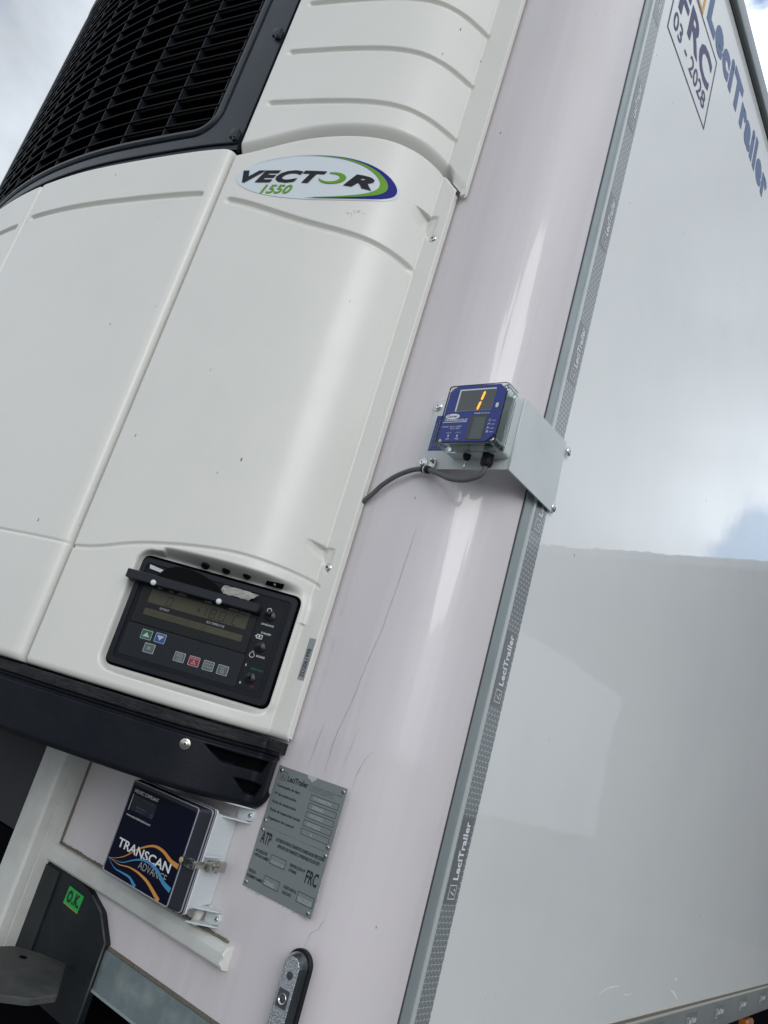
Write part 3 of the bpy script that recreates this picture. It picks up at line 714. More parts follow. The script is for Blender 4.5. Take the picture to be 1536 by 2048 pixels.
# grille frame: loops of a rounded rectangle lofted in (s, z)
s0, s1 = SX_D(-1.962), SX_D(-.638); o0, o1 = SX_D(-1.962+.098), SX_D(-.638-.098); zo0, zo1 = 2.874, 3.80; zf0, zf1 = 2.8, 3.86
def loop(d, rc=.045, outer=False):
    P = []; cs = [((o1-rc), (zo0+rc), -90), ((o1-rc), (zo1-rc), 0), ((o0+rc), (zo1-rc), 90), ((o0+rc), (zo0+rc), 180)]
    for ci, (cu, cv, a0) in enumerate(cs):
        for k in range(13):
            a = math.radians(a0+90*k/12); r = rc+d; P.append((cu+r*math.cos(a), cv+r*math.sin(a)))
        nx_ = cs[(ci+1) % 4]; a = math.radians(a0+90); p0 = P[-1]
        a2 = math.radians(nx_[2]); p1 = (nx_[0]+(rc+d)*math.cos(a2), nx_[1]+(rc+d)*math.sin(a2))
        m_ = max(2, int(math.hypot(p1[0]-p0[0], p1[1]-p0[1])/.02))
        for k in range(1, m_): t = k/m_; P.append((p0[0]*(1-t)+p1[0]*t, p0[1]*(1-t)+p1[1]*t))
    return P
base = loop(.030)
outer = []
for (u, v) in base:
    # push outwards to the rectangle
    cu = min(max(u, o0+.045), o1-.045); cv = min(max(v, zo0+.045), zo1-.045); dx, dz = u-cu, v-cv; l = math.hypot(dx, dz); dx, dz = dx/l, dz/l
    # scale anisotropically so the corner lands on the corner
    ex = ((s1-cu) if dx > 0 else (s0-cu)) if abs(dx) > 1e-6 else 0; ez = ((zf1-cv) if dz > 0 else (zf0-cv)) if abs(dz) > 1e-6 else 0
    m_ = max(abs(dx), abs(dz)); outer.append((cu+abs(dx)/m_*ex, cv+abs(dz)/m_*ez))
levels = [(loop(-.001), -.040), (loop(0), -.006), (loop(.004), -.001), (loop(.011), -.0005), (loop(.016), -.004), (loop(.018), -.010), (loop(.022), -.010), (loop(.024), -.005), (base, -.004), (outer, -.003), ([(u, v) for u, v in outer], -.03)]
V = []; n = len(base)
for lp, off in levels:
    s = np.array([p[0] for p in lp]); z = np.array([p[1] for p in lp]); x, y, nx, ny = PD(s); V += [(a, b_, c) for a, b_, c in zip(x+nx*off, y+ny*off, z)]
F = []
for l in range(len(levels)-1):
    for i in range(n): j = (i+1) % n; F.append([l*n+i, (l+1)*n+i, (l+1)*n+j, l*n+j])
GR = obj('grille_frame', V, F, M_FRAME, RU, True, autos=35)
# second step line under the frame
b = MB(); S = np.linspace(s0, s1, 120); x, y, nx, ny = PD(S)
for (off, za, zb_) in ((-.0005, 2.815, 2.8175),):
    V = [(a, b_, za) for a, b_ in zip(x+nx*off, y+ny*off)]+[(a, b_, zb_) for a, b_ in zip(x+nx*(off+.0018), y+ny*(off+.0018))]+[(a, b_, zb_+.004) for a, b_ in zip(x+nx*(off-.003), y+ny*(off-.003))]
    b.add(V, [[i, i+1, 121-1+i+1, 121-1+i] for i in range(119)]+[[120+i, 121+i, 241+i, 240+i] for i in range(119)])
b.build('frame_step', M_BLACK, GR, smooth=True)
# slats
b = MB(); fins = MB()
SS = np.linspace(o0-.004, o1+.004, 110); x, y, nx, ny = PD(SS)
zz = np.arange(2.862, 3.83, .0405)
for z in zz:
    prof = [(-.006, -.0016), (-.0045, 0.), (-.006, .0016), (-.050, .015), (-.050, .0125)]
    V = []
    for (off, dz) in prof: V += [(a, b_, z+dz) for a, b_ in zip(x+nx*off, y+ny*off)]
    n = len(SS); F = []
    for l in range(5):
        for i in range(n-1): F.append([l*n+i, l*n+i+1, ((l+1) % 5)*n+i+1, ((l+1) % 5)*n+i])
    b.cur = 1; b.add(V, F[:2*(n-1)]); b.cur = 0; b.add(V, F[2*(n-1):])
b.build('grille_slats', [M_SLAT, mat('slat_edge_highlight', (.028, .032, .04), .42, spec=.4)], RU, smooth=False)  # lighter front faces paint the sky reflection along the slat edges
b = MB(); Sx = np.linspace(SX_D(-1.03), o1-.006, 24); x, y, nx, ny = PD(Sx)
for z in zz:
    lv = [(-.0125, .0006), (-.0125, -.0012), (-.0165, -.0004), (-.0165, .0022)]
    V = []
    for off, dz in lv: V += [(a, b_, z+dz) for a, b_ in zip(x+nx*off, y+ny*off)]
    b.add(V, [[l*24+i, l*24+i+1, (l+1)*24+i+1, (l+1)*24+i] for l in range(3) for i in range(23)])
b.build('slat_lit_strips', M_SLATLIT, RU)  # added grey strips imitate the lit band on the slat undersides
for k in range(-4, 5):
    fins = MB(); s = SX_D(-1.3+.1385*k); x, y, nx, ny = [float(q[0]) for q in PD(np.array([s]))]
    for z in zz[:-1]:
        V = []
        for (off, dz) in ((-.007, .001), (-.026, .008), (-.026, .043), (-.018, .041), (-.007, .036)): 
            V += [(x+nx*off-.0012, y+ny*off, z+dz), (x+nx*off+.0012, y+ny*off, z+dz)]
        fins.add(V, [[0, 2, 4, 6, 8], [9, 7, 5, 3, 1]]+[[2*i, 2*i+1, (2*i+3) % 10, (2*i+2) % 10] for i in range(5)])
    fins.build('grille_fin', mat('fin_black', (.014, .018, .024), .45, spec=.3), RU)
# latches on the frame
for zc in (2.84, 3.13, 3.42, 3.71):
    s = s1-.012; x, y, nx, ny = [float(q[0]) for q in PD(np.array([s]))]
    f = Frame((x, y, zc), (-ny, nx, 0), (0, 0, 1), (nx, ny, 0)); f = Frame((x, y, zc), (abs(ny), nx, 0), (0, 0, 1), (nx, ny, 0))
    b = MB(); b.box((-.014, -.012, -.002), (.006, .010, .006), .002, 2, f.M()); b.box((-.004, -.020, -.002), (.010, .0, .003), .001, 2, f.M())
    lathe(b, f, .002, -.014, [(.006, .003), (.006, .006), (.003, .0065), (.003, .0045)], 16); b.build('latch', M_FRAME, GR, autos=30)
# decal
def U(x_, z_, off=.0006):
    s = SX_L(x_); x, y, nx, ny = [float(q) for q in (lambda r: (r[0][0], r[1][0], r[2][0], r[3][0]))(PL(np.array([s])))]
    return (x+nx*off, y+ny*off, z_)
DEC_S0, DEC_S1 = float(SX_L(-.606)), float(SX_L(-.293)); ZC0, ZC1 = 2.7245, 2.7265
def dmap(u, v, off):
    """decal coords: u 0..1 across, v metres about the centre line"""
    s = DEC_S0+(DEC_S1-DEC_S0)*u; r = PL(np.array([s])); x, y, nx, ny = (float(q[0]) for q in r)
    return (x+nx*off, y+ny*off, ZC0+(ZC1-ZC0)*u+v)
DW = DEC_S1-DEC_S0
def ell(a, b_, cu, cv, off, name, m, n=72, rings=8, parent=None, inner=None):
    V = []; F = []
    if inner is None:
        V.append(dmap(cu, cv, off))
        for r in range(1, rings+1):
            for i in range(n): t = 2*math.pi*i/n; V.append(dmap(cu+a*r/rings*math.cos(t), cv+b_*r/rings*math.sin(t), off))
        for i in range(n): F.append([0, 1+i, 1+(i+1) % n])
        for r in range(rings-1):
            for i in range(n): j = (i+1) % n; F.append([1+r*n+i, 1+(r+1)*n+i, 1+(r+1)*n+j, 1+r*n+j])
    return obj(name, V, F, m, parent, True)
DEC = ell(.5, .0555, .5, 0, .0008, 'badge', M_DECW, n=120, rings=40, parent=RU); DEC['label'] = 'white oval badge reading VECTOR 1550'
def crescent(a0, a1, A, Bc, n, off, name, m):
    """between ellipse A and ellipse B (each cu,cv,a,b) from angle a0 to a1, degrees"""
    V = []; F = []
    for i in range(n+1):
        t = math.radians(a0+(a1-a0)*i/n)
        for k in range(5):
            q = k/4; P1 = (A[0]+A[2]*math.cos(t), A[1]+A[3]*math.sin(t)); P2 = (Bc[0]+Bc[2]*math.cos(t), Bc[1]+Bc[3]*math.sin(t))
            V.append(dmap(P1[0]*(1-q)+P2[0]*q, P1[1]*(1-q)+P2[1]*q, off))
    for i in range(n):
        for k in range(4): F.append([i*5+k, i*5+k+1, (i+1)*5+k+1, (i+1)*5+k])
    return obj(name, V, F, m, DEC, True)
crescent(-88, 150, (.5, 0, .482, .0525), (.4725, .0, .452, .0520), 110, .0016, 'blue_swoosh', M_DBLUE)
crescent(-80, 105, (.4725, .0, .4545, .0520), (.452, .0, .430, .0510), 110, .0018, 'green_swoosh', M_GREEN)
b = MB(); b2 = MB()
def tx(mb, body, u0, v0, wu, h, **k):
    text(mb, None, body, 0, 0, wu*DW, h, fn=lambda X, Y: dmap(u0+X/DW, v0+Y, .0020), sub=.005, **k)
tx(b, 'VECT', .035, -.0150, .535, .0262, shear=.30, bold=.05)
tx(b, 'R', .688, -.0150, .160, .0262, shear=.30, bold=.05); b.build('lettering', M_CHAR, DEC)
tx(b2, '1550', .200, -.0435, .195, .0200, shear=.30, bold=.02)
# the open green ring that stands for the O
V = []; F = []; nn = 40
for i in range(nn+1):
    t = math.radians(118-292*i/nn); th = .10+.90*math.sin(math.pi*min(1, .08+i/nn*.95))**.6
    for k in range(2):
        r = 1-(.0 if k == 0 else .46*th); ux = r*.078*math.cos(t); vz = r*.0142*math.sin(t); V.append(dmap(.612+ux+vz*.30/DW, -.0018+vz, .0020))
for i in range(nn): F.append([2*i, 2*i+1, 2*i+3, 2*i+2])
b2.add(V, F); b2.build('green_lettering', M_GREEN, DEC)
# serial sticker on the flange
FL = Frame((-.2625, -.0215, 0), (.0365, .0055, 0), (0, 0, 1), (.0055, -.0365, 0))
b = MB(); prism(b, FL, rect(.0215, 1.788, .0345, 1.858), .0002, .0007); stk = b.build('serial_sticker', M_TAPEG, RU)
b = MB(); text(b, FL, 'ZD206199B', .0315, 1.7925, .048, .0072, w=.0011, rot=90, bold=.012); b.build('lettering', M_INK, stk)
# flange screws
screw('flange_screw', Frame((0, -.0165, 0), (1, 0, 0), (0, 0, 1), (.1, -1, 0)), -.245, 2.672, 0., .0085, RU)
screw('flange_screw', Frame((0, -.0165, 0), (1, 0, 0), (0, 0, 1), (.1, -1, 0)), -.251, 1.982, 0., .0085, RU)
# scuffs
b = MB()
for (cx, cz, rx, rz) in ((-.335, 2.655, .010, .003), (-.35, 2.648, .005, .002)):
    for i in range(9):
        x_ = random.gauss(cx, rx*.6); z_ = random.gauss(cz, rz*.8); r_ = random.uniform(.0005, .0014)
        b.add([U(x_-r_, z_-r_*.4), U(x_+r_, z_), U(x_+r_*.6, z_+r_), U(x_-r_*.8, z_+r_*.5)], [[0, 1, 2, 3]])
b.build('scuffs', mat('scuff', (.42, .42, .40), .6), RU)

# black bumper band under the covers
s_e = SX_L(-.2375)
def band():
    xs = np.r_[PD(np.linspace(SX_D(-1.965), SX_D(-.64), 120))[0], PL(np.linspace(0.003, s_e, 190))[0]]
    ys = np.r_[PD(np.linspace(SX_D(-1.965), SX_D(-.64), 120))[1], PL(np.linspace(0.003, s_e, 190))[1]]
    nxx = np.r_[PD(np.linspace(SX_D(-1.965), SX_D(-.64), 120))[2], PL(np.linspace(0.003, s_e, 190))[2]]
    nyy = np.r_[PD(np.linspace(SX_D(-1.965), SX_D(-.64), 120))[3], PL(np.linspace(0.003, s_e, 190))[3]]
    T = np.linspace(0, 1, 60); n = len(xs)
    s = np.r_[0, np.cumsum(np.hypot(np.diff(xs), np.diff(ys)))]; de = s[-1]-s
    r = .028; zb = 1.577+np.where(de < r, r-np.sqrt(np.clip(r*r-(r-de)**2, 0, None)), 0)
    Z = zb[:, None]+T[None]*(1.667-zb[:, None]); X = np.repeat(xs[:, None], 60, 1); Y = np.repeat(ys[:, None], 60, 1)
    d = .004+edge_round(Z-zb[:, None], .010)+edge_round(de[:, None]+0*Z, .006)+.004*(1-sstep(np.abs(Z-1.6605), .001, .004))
    def slot(poly, dd):
        # point in rounded polygon -> depth
        P = poly; ins = np.ones(Z.shape, bool); dist = np.full(Z.shape, 1e9)
        for (x0, z0), (x1, z1) in zip(P, P[1:]+P[:1]):
            nxp, nzp = (z1-z0), -(x1-x0); l = math.hypot(nxp, nzp); q = ((X-x0)*nxp+(Z-z0)*nzp)/l; dist = np.minimum(dist, -q)
        return sstep(dist, 0, .0015)*dd, dist > .0006
    d1, m1 = slot([(-.303, 1.6525), (-.284, 1.633), (-.2585, 1.6325), (-.2515, 1.6515)], .013)
    d2, m2 = slot([(-.2745, 1.6165), (-.2655, 1.5965), (-.2575, 1.5955), (-.2505, 1.6145)], .011)
    d = d+d1+d2; msk = (m1 | m2)  # slot faces turn black, shade painted into the cutouts
    f = (msk[:-1, :-1]).reshape(-1).astype(int)
    return grid_obj('bumper_band', None, None, X-nxx[:, None]*d, Y-nyy[:, None]*d, Z, [M_BLACK, M_CAV], RU, mi=f)
BD = band()
xs = np.r_[PD(np.linspace(SX_D(-1.965), SX_D(-.64), 100))[0], PL(np.linspace(0.003, SX_L(-.232), 150))[0]]
ys = np.r_[PD(np.linspace(SX_D(-1.965), SX_D(-.64), 100))[1], PL(np.linspace(0.003, SX_L(-.232), 150))[1]]
nxx = np.r_[PD(np.linspace(SX_D(-1.965), SX_D(-.64), 100))[2], PL(np.linspace(0.003, SX_L(-.232), 150))[2]]; nyy = np.r_[PD(np.linspace(SX_D(-1.965), SX_D(-.64), 100))[3], PL(np.linspace(0.003, SX_L(-.232), 150))[3]]
V = []; lv = [(-.03, 1.6865), (-.002, 1.6865), (0., 1.6845), (0., 1.6705), (-.002, 1.6685), (-.03, 1.6685)]; n = len(xs)
for off, z in lv: V += [(a, b_, z) for a, b_ in zip(xs+nxx*off, ys+nyy*off)]
F = [[l*n+i, (l+1)*n+i, (l+1)*n+i+1, l*n+i+1] for l in range(5) for i in range(n-1)]+[[l*n+n-1 for l in range(6)]]
obj('bumper_lip', V, F, mat('worn_black_edge', (.008, .009, .012), .5, spec=.3, bump=(1., .0015, (50, 50, 200), 3), mottled=((.03, .03, .03), .8, 40.)), RU)
b = MB(); prism(b, Frame((0, 0, 0), (1, 0, 0), (0, 1, 0), (0, 0, 1)), [(-1.965, -.25)]+[(float(a)-.012, float(c)+.022) for a, c in zip(xs[::12], ys[::12]) if c < -.03]+[(-.262, -.001), (-1.965, -.001)], 1.60, 1.667); b.build('bumper_core', M_CAV, RU)
xq, yq, nq, mq = (float(v[0]) for v in PL(np.array([SX_L(-.322)])))
screw('bumper_screw', Frame((xq, yq, 1.6445), (-mq, nq, 0), (0, 0, 1), (nq, mq, 0)), 0, 0, -.004, .0062, RU, M_BRUSH, washer=.0085)

# ------------------------------------------------------------------ control panel in the recess
PW = .0
CPF = Frame((PA[0], PA[1], 1.73), (PDv[0], PDv[1], 0), (0, 0, 1), (PN[0], PN[1], 0))
mm = .001
b = MB(); pl_ = roundpoly(rect(-.0035, .0005, .2745, .1835), .012, 6); prism(b, CPF, pl_, -.030, .000, .0015)
CTL = b.build('control_panel', M_BLACK, RU, autos=30, label='black control panel with lcd screen, keys and three toggle switches')
b = MB(); prism(b, CPF, roundpoly(rect(-.0075, -.0035, .2785, .1890), .015, 6), -.030, -.0085); b.build('gap_shade_border', M_CAV, CTL)  # black border paints the shade in the gap round the panel
# raised outer rim
b = MB(); o_ = roundpoly(rect(-.0030, .001, .274, .183), .012, 6); i_ = roundpoly(rect(.0055, .0095, .2655, .1745), .008, 6); ring(b, CPF, o_, i_, 0., .0022); b.build('rim', mat('black_satin_rim', (.008, .010, .015), .3, spec=.3), CTL, autos=30)
# membrane with fine ribs
b = MB(); prism(b, CPF, roundpoly(rect(.012, .0185, .2165, .0715), .003, 3), 0, .0006)
for i in range(24): 
    v = .0205+i*.00213; b.box((.0135, v, .0006), (.215, v+.0009, .0011), 0, 1, CPF.M())
b.build('keypad_membrane', mat('ribbed_membrane', (.014, .017, .021), .35, spec=.3), CTL)
# screen bezel
b = MB(); prism(b, CPF, roundpoly(rect(.013, .073, .2165, .142), .003, 3), 0, .0022, .0008); SCB = b.build('screen_bezel', mat('screen_bezel_black', (.008, .009, .010), .3, spec=.3), CTL, autos=30)
b = MB(); prism(b, CPF, rect(.0305, .1105, .2035, .1335), .0022, .0026); prism(b, CPF, rect(.0305, .0895, .2035, .1005), .0022, .0026); lcd = b.build('lcd_glass', M_LCDG, SCB)
def seg7(mb, fr, ch, u, v, w_, h, th, w, sh=.12):
    S7 = {'0': 'abcdef', '1': 'bc', '8': 'abcdefg', 'C': 'adef', '+': 'gm', 'C_': 'adef'}[ch]
    g = th*.25; H = h/2
    def T(a, b_): return (u+a+b_*sh, v+b_)
    def hz(y): mb_q = [(g+th*.1, y), (th*.6, y+th/2), (w_-th*.6, y+th/2), (w_-g-th*.1, y), (w_-th*.6, y-th/2), (th*.6, y-th/2)]; flat(mb, fr, [T(*p) for p in mb_q][::-1], w)
    def vt(x, y0, y1): q = [(x, y0+g), (x+th/2, y0+th*.6), (x+th/2, y1-th*.6), (x, y1-g), (x-th/2, y1-th*.6), (x-th/2, y0+th*.6)]; flat(mb, fr, [T(*p) for p in q], w)
    if 'a' in S7: hz(h)
    if 'g' in S7: hz(H)
    if 'd' in S7: hz(0)
    if 'f' in S7: vt(0, H, h)
    if 'b' in S7: vt(w_, H, h)
    if 'e' in S7: vt(0, 0, H)
    if 'c' in S7: vt(w_, 0, H)
    if 'm' in S7: vt(w_/2, h*.18, h*.82)
b = MB()
seg7(b, CPF, '0', .0615, .1125, .0085, .015, .0013, .0030)
seg7(b, CPF, '+', .1145, .1125, .0065, .015, .0013, .0030)
seg7(b, CPF, '1', .1215, .1125, .0085, .016, .0014, .0030)
seg7(b, CPF, '8', .1375, .1125, .009, .016, .0014, .0030)
flat(b, CPF, circle(.1502, .1126, .0009, n=8), .0030)
seg7(b, CPF, '0', .1545, .1125, .009, .016, .0014, .0030)
flat(b, CPF, circle(.1755, .1285, .0009, n=8), .0030)
seg7(b, CPF, 'C', .1785, .1125, .0085, .016, .0014, .0030)
b.build('segments', M_LCDK, lcd)
b = MB(); text(b, CPF, 'FUNCTIONNEMENT OK', .036, .0915, .105, .0068, w=.0030); b.build('status_text', mat('dim_lcd_text', (.040, .038, .024), .5), lcd)
b = MB()
for s_t, u, v, w_, h in (('HEAT', .039, .1362, .0075, .0026), ('COOL', .0588, .1362, .0085, .0026), ('DEFROST', .0755, .1362, .0155, .0026), ('ALARM', .1235, .1362, .0115, .0028), ('START-STOP  CONTINUOUS', .166, .1353, .0385, .0026), ('SETPOINT', .0545, .1037, .0165, .0034), ('BOX TEMPERATURE', .138, .1037, .0310, .0036)):
    text(b, CPF, s_t, u, v, w_, h, w=.0028, bold=.004)
b.build('screen_print', M_CTXT, SCB)
b = MB(); logo = rect(.2065, .147, .2125, .1525); flat(b, CPF, logo, .0046); b.build('maker_tag', M_WHITE, CTL)
# keys
def key(u, v, m, draw, name):
    b = MB(); prism(b, CPF, roundpoly(rect(u-.0092, v-.0078, u+.0092, v+.0078), .0015, 3), .0011, .0016); k = b.build(name, M_PALE, CTL)
    b = MB(); prism(b, CPF, roundpoly(rect(u-.0083, v-.0069, u+.0083, v+.0069), .0011, 3), .0016, .0020); b.build('key_face', m, k)
    b = MB(); draw(b, u, v); b.build('key_print', M_PALE if m is not M_KGRY else M_CTXT, k)
W_ = .0024
def d_up(b, u, v): flat(b, CPF, [(u-.0062, v-.0038), (u+.0062, v-.0038), (u, v+.0042)], W_)
def d_dn(b, u, v): flat(b, CPF, [(u-.0062, v+.0040), (u, v-.0042), (u+.0062, v+.0040)], W_)
def d_eq(b, u, v):
    for dv in (-.0016, .0008): flat(b, CPF, rect(u-.003, v+dv, u+.003, v+dv+.0009), W_)
def d_ring(b, u, v, r=.0022): stroke(b, CPF, circle(u, v, r, n=16), .0006, W_, closed=True)
def d_k1(b, u, v): text(b, CPF, 'MANUAL', u-.005, v+.0030, .010, .0022, w=W_); text(b, CPF, 'DEFROST', u-.0055, v+.0002, .011, .0022, w=W_); text(b, CPF, 'CF', u-.005, v-.0050, .0035, .0026, w=W_); d_ring(b, u+.0025, v-.0036)
def d_k2(b, u, v): text(b, CPF, 'ALARM LIST', u-.0068, v+.0030, .0136, .0024, w=W_); stroke(b, CPF, [(u-.0035, v-.0042), (u+.0035, v-.0042), (u, v+.0015)], .0006, W_, closed=True); flat(b, CPF, rect(u-.0003, v-.0022, u+.0003, v), W_); flat(b, CPF, rect(u-.0003, v-.0034, u+.0003, v-.0028), W_)
def d_k3(b, u, v): text(b, CPF, 'START/STOP', u-.0068, v+.0014, .0136, .0026, w=W_); text(b, CPF, 'CONTINUOUS', u-.0068, v-.0034, .0136, .0026, w=W_)
def d_k4(b, u, v): text(b, CPF, 'SELECT', u-.0045, v+.0022, .009, .0022, w=W_); d_ring(b, u, v-.0025, .0023)
key(.0485, .0585, M_KGRN, d_up, 'up_key'); key(.0725, .0590, M_KBLU, d_dn, 'down_key'); key(.0605, .0385, M_KGRY, d_eq, 'enter_key')
key(.1140, .0385, M_KGRY, d_k1, 'defrost_key'); key(.1395, .0385, M_KRED, d_k2, 'alarm_key'); key(.1645, .0380, M_KGRY, d_k3, 'mode_key'); key(.1895, .0378, M_KGRY, d_k4, 'select_key')
# switch plate
b = MB(); ring(b, CPF, roundpoly(rect(.2195, .020, .2565, .1595), .004, 4), roundpoly(rect(.2200, .0205, .2560, .159), .0036, 4), 0., .0007); prism(b, CPF, roundpoly(rect(.2200, .0205, .2560, .159), .0036, 4), 0, .0004); SWP = b.build('switch_plate', mat('switch_plate_black', (.006, .008, .010), .4, spec=.25), CTL)
for v, dv in ((.143, .0035), (.090, -.0045), (.038, .004)):
    b = MB(); lathe(b, CPF, .2365, v, [(.0098, .0004), (.0098, .0030), (.0088, .0036)], hexa=True); lathe(b, CPF, .2365, v, [(.0062, .0036), (.0062, .0050), (.0050, .0056)], 20)
    tube(b, [CPF(.2365, v, .0045), CPF(.2365, v+dv*.5, .011), CPF(.2365, v+dv, .0185)], [.0026, .0028, .0030, .0033, .0036, .0038, .0038, .0036, .0030], 12, 4); b.build('toggle_switch', mat('toggle_black', (.006, .007, .010), .3, spec=.4), CTL, autos=40)
b = MB()
text(b, CPF, 'LANGUAGE', .2265, .1265, .0215, .0030, w=.0009, bold=.006); text(b, CPF, 'STANDBY', .2305, .1120, .0175, .0030, w=.0009, bold=.006); text(b, CPF, 'ENGINE', .2350, .0735, .0145, .0030, w=.0009, bold=.006)
text(b, CPF, '1', .2228, .0550, .0012, .0036, w=.0009, bold=.02); text(b, CPF, '0', .2222, .0255, .0026, .0036, w=.0009, bold=.01)
stroke(b, CPF, circle(.2275, .0745, .0040, n=18, a0=110, a1=430), .0008, .0009); stroke(b, CPF, [(.2262, .0783), (.2262, .0805), (.2290, .0805), (.2290, .0783)], .0008, .0009)
stroke(b, CPF, circle(.2325, .1520, .0036, n=14, a0=-20, a1=230), .0009, .0009)
flat(b, CPF, [(.2278, .1500), (.2302, .1490), (.2296, .1515)], .0009)
stroke(b, CPF, [(.2255, .1030), (.2255, .1090), (.2345, .1090), (.2345, .1030)], .0010, .0009, closed=True); stroke(b, CPF, [(.2225, .1060), (.2255, .1060)], .0012, .0009); flat(b, CPF, [(.2310, .1100), (.2278, .1058), (.2300, .1058), (.2290, .1020), (.2322, .1064), (.2302, .1064)], .0013)
b.build('switch_print', M_WHITE, CTL)
b = MB(); text(b, CPF, 'START/RUN', .2330, .0520, .0205, .0030, w=.0009); b.build('start_print', M_GTXT, CTL)
b = MB(); text(b, CPF, 'OFF', .2410, .0245, .0068, .0030, w=.0009); b.build('off_print', M_RTXT, CTL)
# hinged hood bar standing off the panel, with arched grip
b = MB(); hp = roundpoly([(-.0115, .1385), (.0, .1375), (.2185, .1395), (.2205, .1430), (.2200, .1545), (-.0115, .1530)], .0012, 2); prism(b, CPF, hp, .010, .030, .0012)
b.box((-.0115, .137, .0), (-.0005, .1525, .012), .001, 2, CPF.M()); b.box((.2135, .140, .0), (.2205, .1545, .012), .001, 2, CPF.M())
HOOD = b.build('hood_bar', mat('hood_black', (.010, .012, .016), .32, spec=.35), CTL, autos=30, label='black bar across the control panel with arched grip')
arcp = [(0, 0)]+catm([(.0385, .1530), (.046, .1655), (.058, .1740), (.072, .1785), (.090, .1785), (.110, .1755), (.130, .1695), (.146, .1615), (.155, .1530)], 4)
b = MB(); prism(b, CPF, arcp[1:], .012, .028, .0015); b.build('grip', mat('grip_black', (.0015, .0015, .002), .6, spec=.1), HOOD, autos=40)
for u in (.0385, .1535):
    b = MB(); lathe(b, CPF, u, .1405 if u < .1 else .1400, [(.0048, .030), (.0048, .031), (.0042, .0330), (.003, .0342), (.0012, .0347)], 20); b.build('cap_screw', M_WHT_SCREW, HOOD, smooth=True)
# crumpled clear film behind the bar
def film(pts, name):
    b = MB(); V = []; nu = 14; nv = 5
    for i in range(nu+1):
        for j in range(nv+1):
            t = i/nu; q = j/nv; u = (pts[0][0]*(1-t)+pts[1][0]*t)*(1-q)+(pts[3][0]*(1-t)+pts[2][0]*t)*q; v = (pts[0][1]*(1-t)+pts[1][1]*t)*(1-q)+(pts[3][1]*(1-t)+pts[2][1]*t)*q
            V.append(CPF(u+random.uniform(-.0012, .0012), v+random.uniform(-.0006, .0006), .010+random.uniform(-.0014, .0014)))
    b.add(V, [[i*(nv+1)+j, (i+1)*(nv+1)+j, (i+1)*(nv+1)+j+1, i*(nv+1)+j+1] for i in range(nu) for j in range(nv)]); return b.build(name, M_FOIL, CTL, smooth=True)
film([(.145, .157), (.196, .158), (.211, .171), (.148, .172)], 'clear_film')
b = MB(); flat(b, CPF, [(.014, .165), (.036, .163), (.043, .168), (.012, .172)], .004); b.build('film_flap', mat('pale_film', (.55, .56, .56), .3), CTL)
# three vent plugs and a slot in the upper wall of the recess
for u, v in ((.104, .1920), (.141, .1935), (.178, .1945)):
    b = MB(); f = Frame(CPF(u, v, .0), CPF.u, (CPF.v*.62+CPF.w*.78), (CPF.w*.62-CPF.v*.78)); lathe(b, f, 0, .006, [(.0072, -.002), (.0072, .0028), (.0058, .0042), (.003, .0042), (.003, .003)], 22); b.build('vent_plug', M_BLACK, CTL, autos=40)
f = Frame(CPF(.2275, .1945, .0), CPF.u, (CPF.v*.62+CPF.w*.78), (CPF.w*.62-CPF.v*.78)); b = MB(); prism(b, f, [(-.016, -.002), (.014, -.002), (.016, .008), (-.014, .008)], -.002, .0016); b.build('buzzer_slot', M_CAV, CTL)
b = MB(); lathe(b, f, 0., .003, [(.0035, .0016), (.0025, .003)], 16); b.build('slot_screw', M_BRUSH, CTL, smooth=True)

# ------------------------------------------------------------------ digital temperature display with its bracket
BK = thing('display_bracket', 'pale bent sheet bracket wrapping the trailer corner, four domed screws', 'bracket', (-.02, 0, 2.24))
b = MB(); th = .0028
def sheet(mb, P4, t):
    P = [Vector(p) for p in P4]; nrm = (P[1]-P[0]).cross(P[3]-P[0]).normalized(); Q = [p-nrm*t for p in P]
    mb.add(P+Q, [[0, 1, 2, 3], [7, 6, 5, 4], [0, 4, 5, 1], [1, 5, 6, 2], [2, 6, 7, 3], [3, 7, 4, 0]])
sheet(b, [(-.135, -.0035, 2.177), (.0435, -.0035, 2.177), (.0435, -.0035, 2.303), (-.130, -.0035, 2.312)], .003)
b.build('mounting_plate', M_BRKT, BK)
b = MB(); sheet(b, [(.0445, -.0035, 2.177), (.0055, .241, 2.204), (.0055, .232, 2.345), (.0445, -.0035, 2.303)], .003); b.build('side_flap', M_BRKT, BK)
b = MB(); tube(b, [(.0437, -.0032, 2.177), (.0437, -.0032, 2.303)], .0014, 8, 1); b.build('fold', M_BRKT, BK, smooth=True)
screw('rivet', FRONT, -.1245, 2.2975, .0036, .0078, BK, washer=.0092, hexr=.0018); screw('rivet', FRONT, -.1245, 2.1885, .0036, .0078, BK, washer=.0092, hexr=.0018)
SF = Frame((.0055, 0, 0), (0, 1, 0), (0, 0, 1), (1, .16, 0))
screw('rivet', SF, .2440, 2.3325, .001, .0078, BK, washer=.0092, hexr=.0018); screw('rivet', SF, .2352, 2.2135, .001, .0078, BK, washer=.0092, hexr=.0018)
b = MB(); prism(b, FRONT, rect(-.1215, 2.2115, -.055, 2.2785), .0036, .0039); st = b.build('instruction_sticker', M_DISPB, BK)
b = MB()
for i, (L_) in enumerate((.050, .056, .044, .058, .038, .052, .046)):
    text(b, FRONT, ['WIRE AS SHOWN BELOW', '1. SET SWITCH TO YES', '2. CHECK DISPLAY UNIT', 'APPROVED ELECTRICAL LIMIT', '3. TURN POWER OFF', '4. CLOSE THE COVER', '5. TEST'][i], -.1165+i*.0053, 2.2145, L_, .0022, w=.0041, rot=90)
b.build('sticker_print', M_CTXT, st)
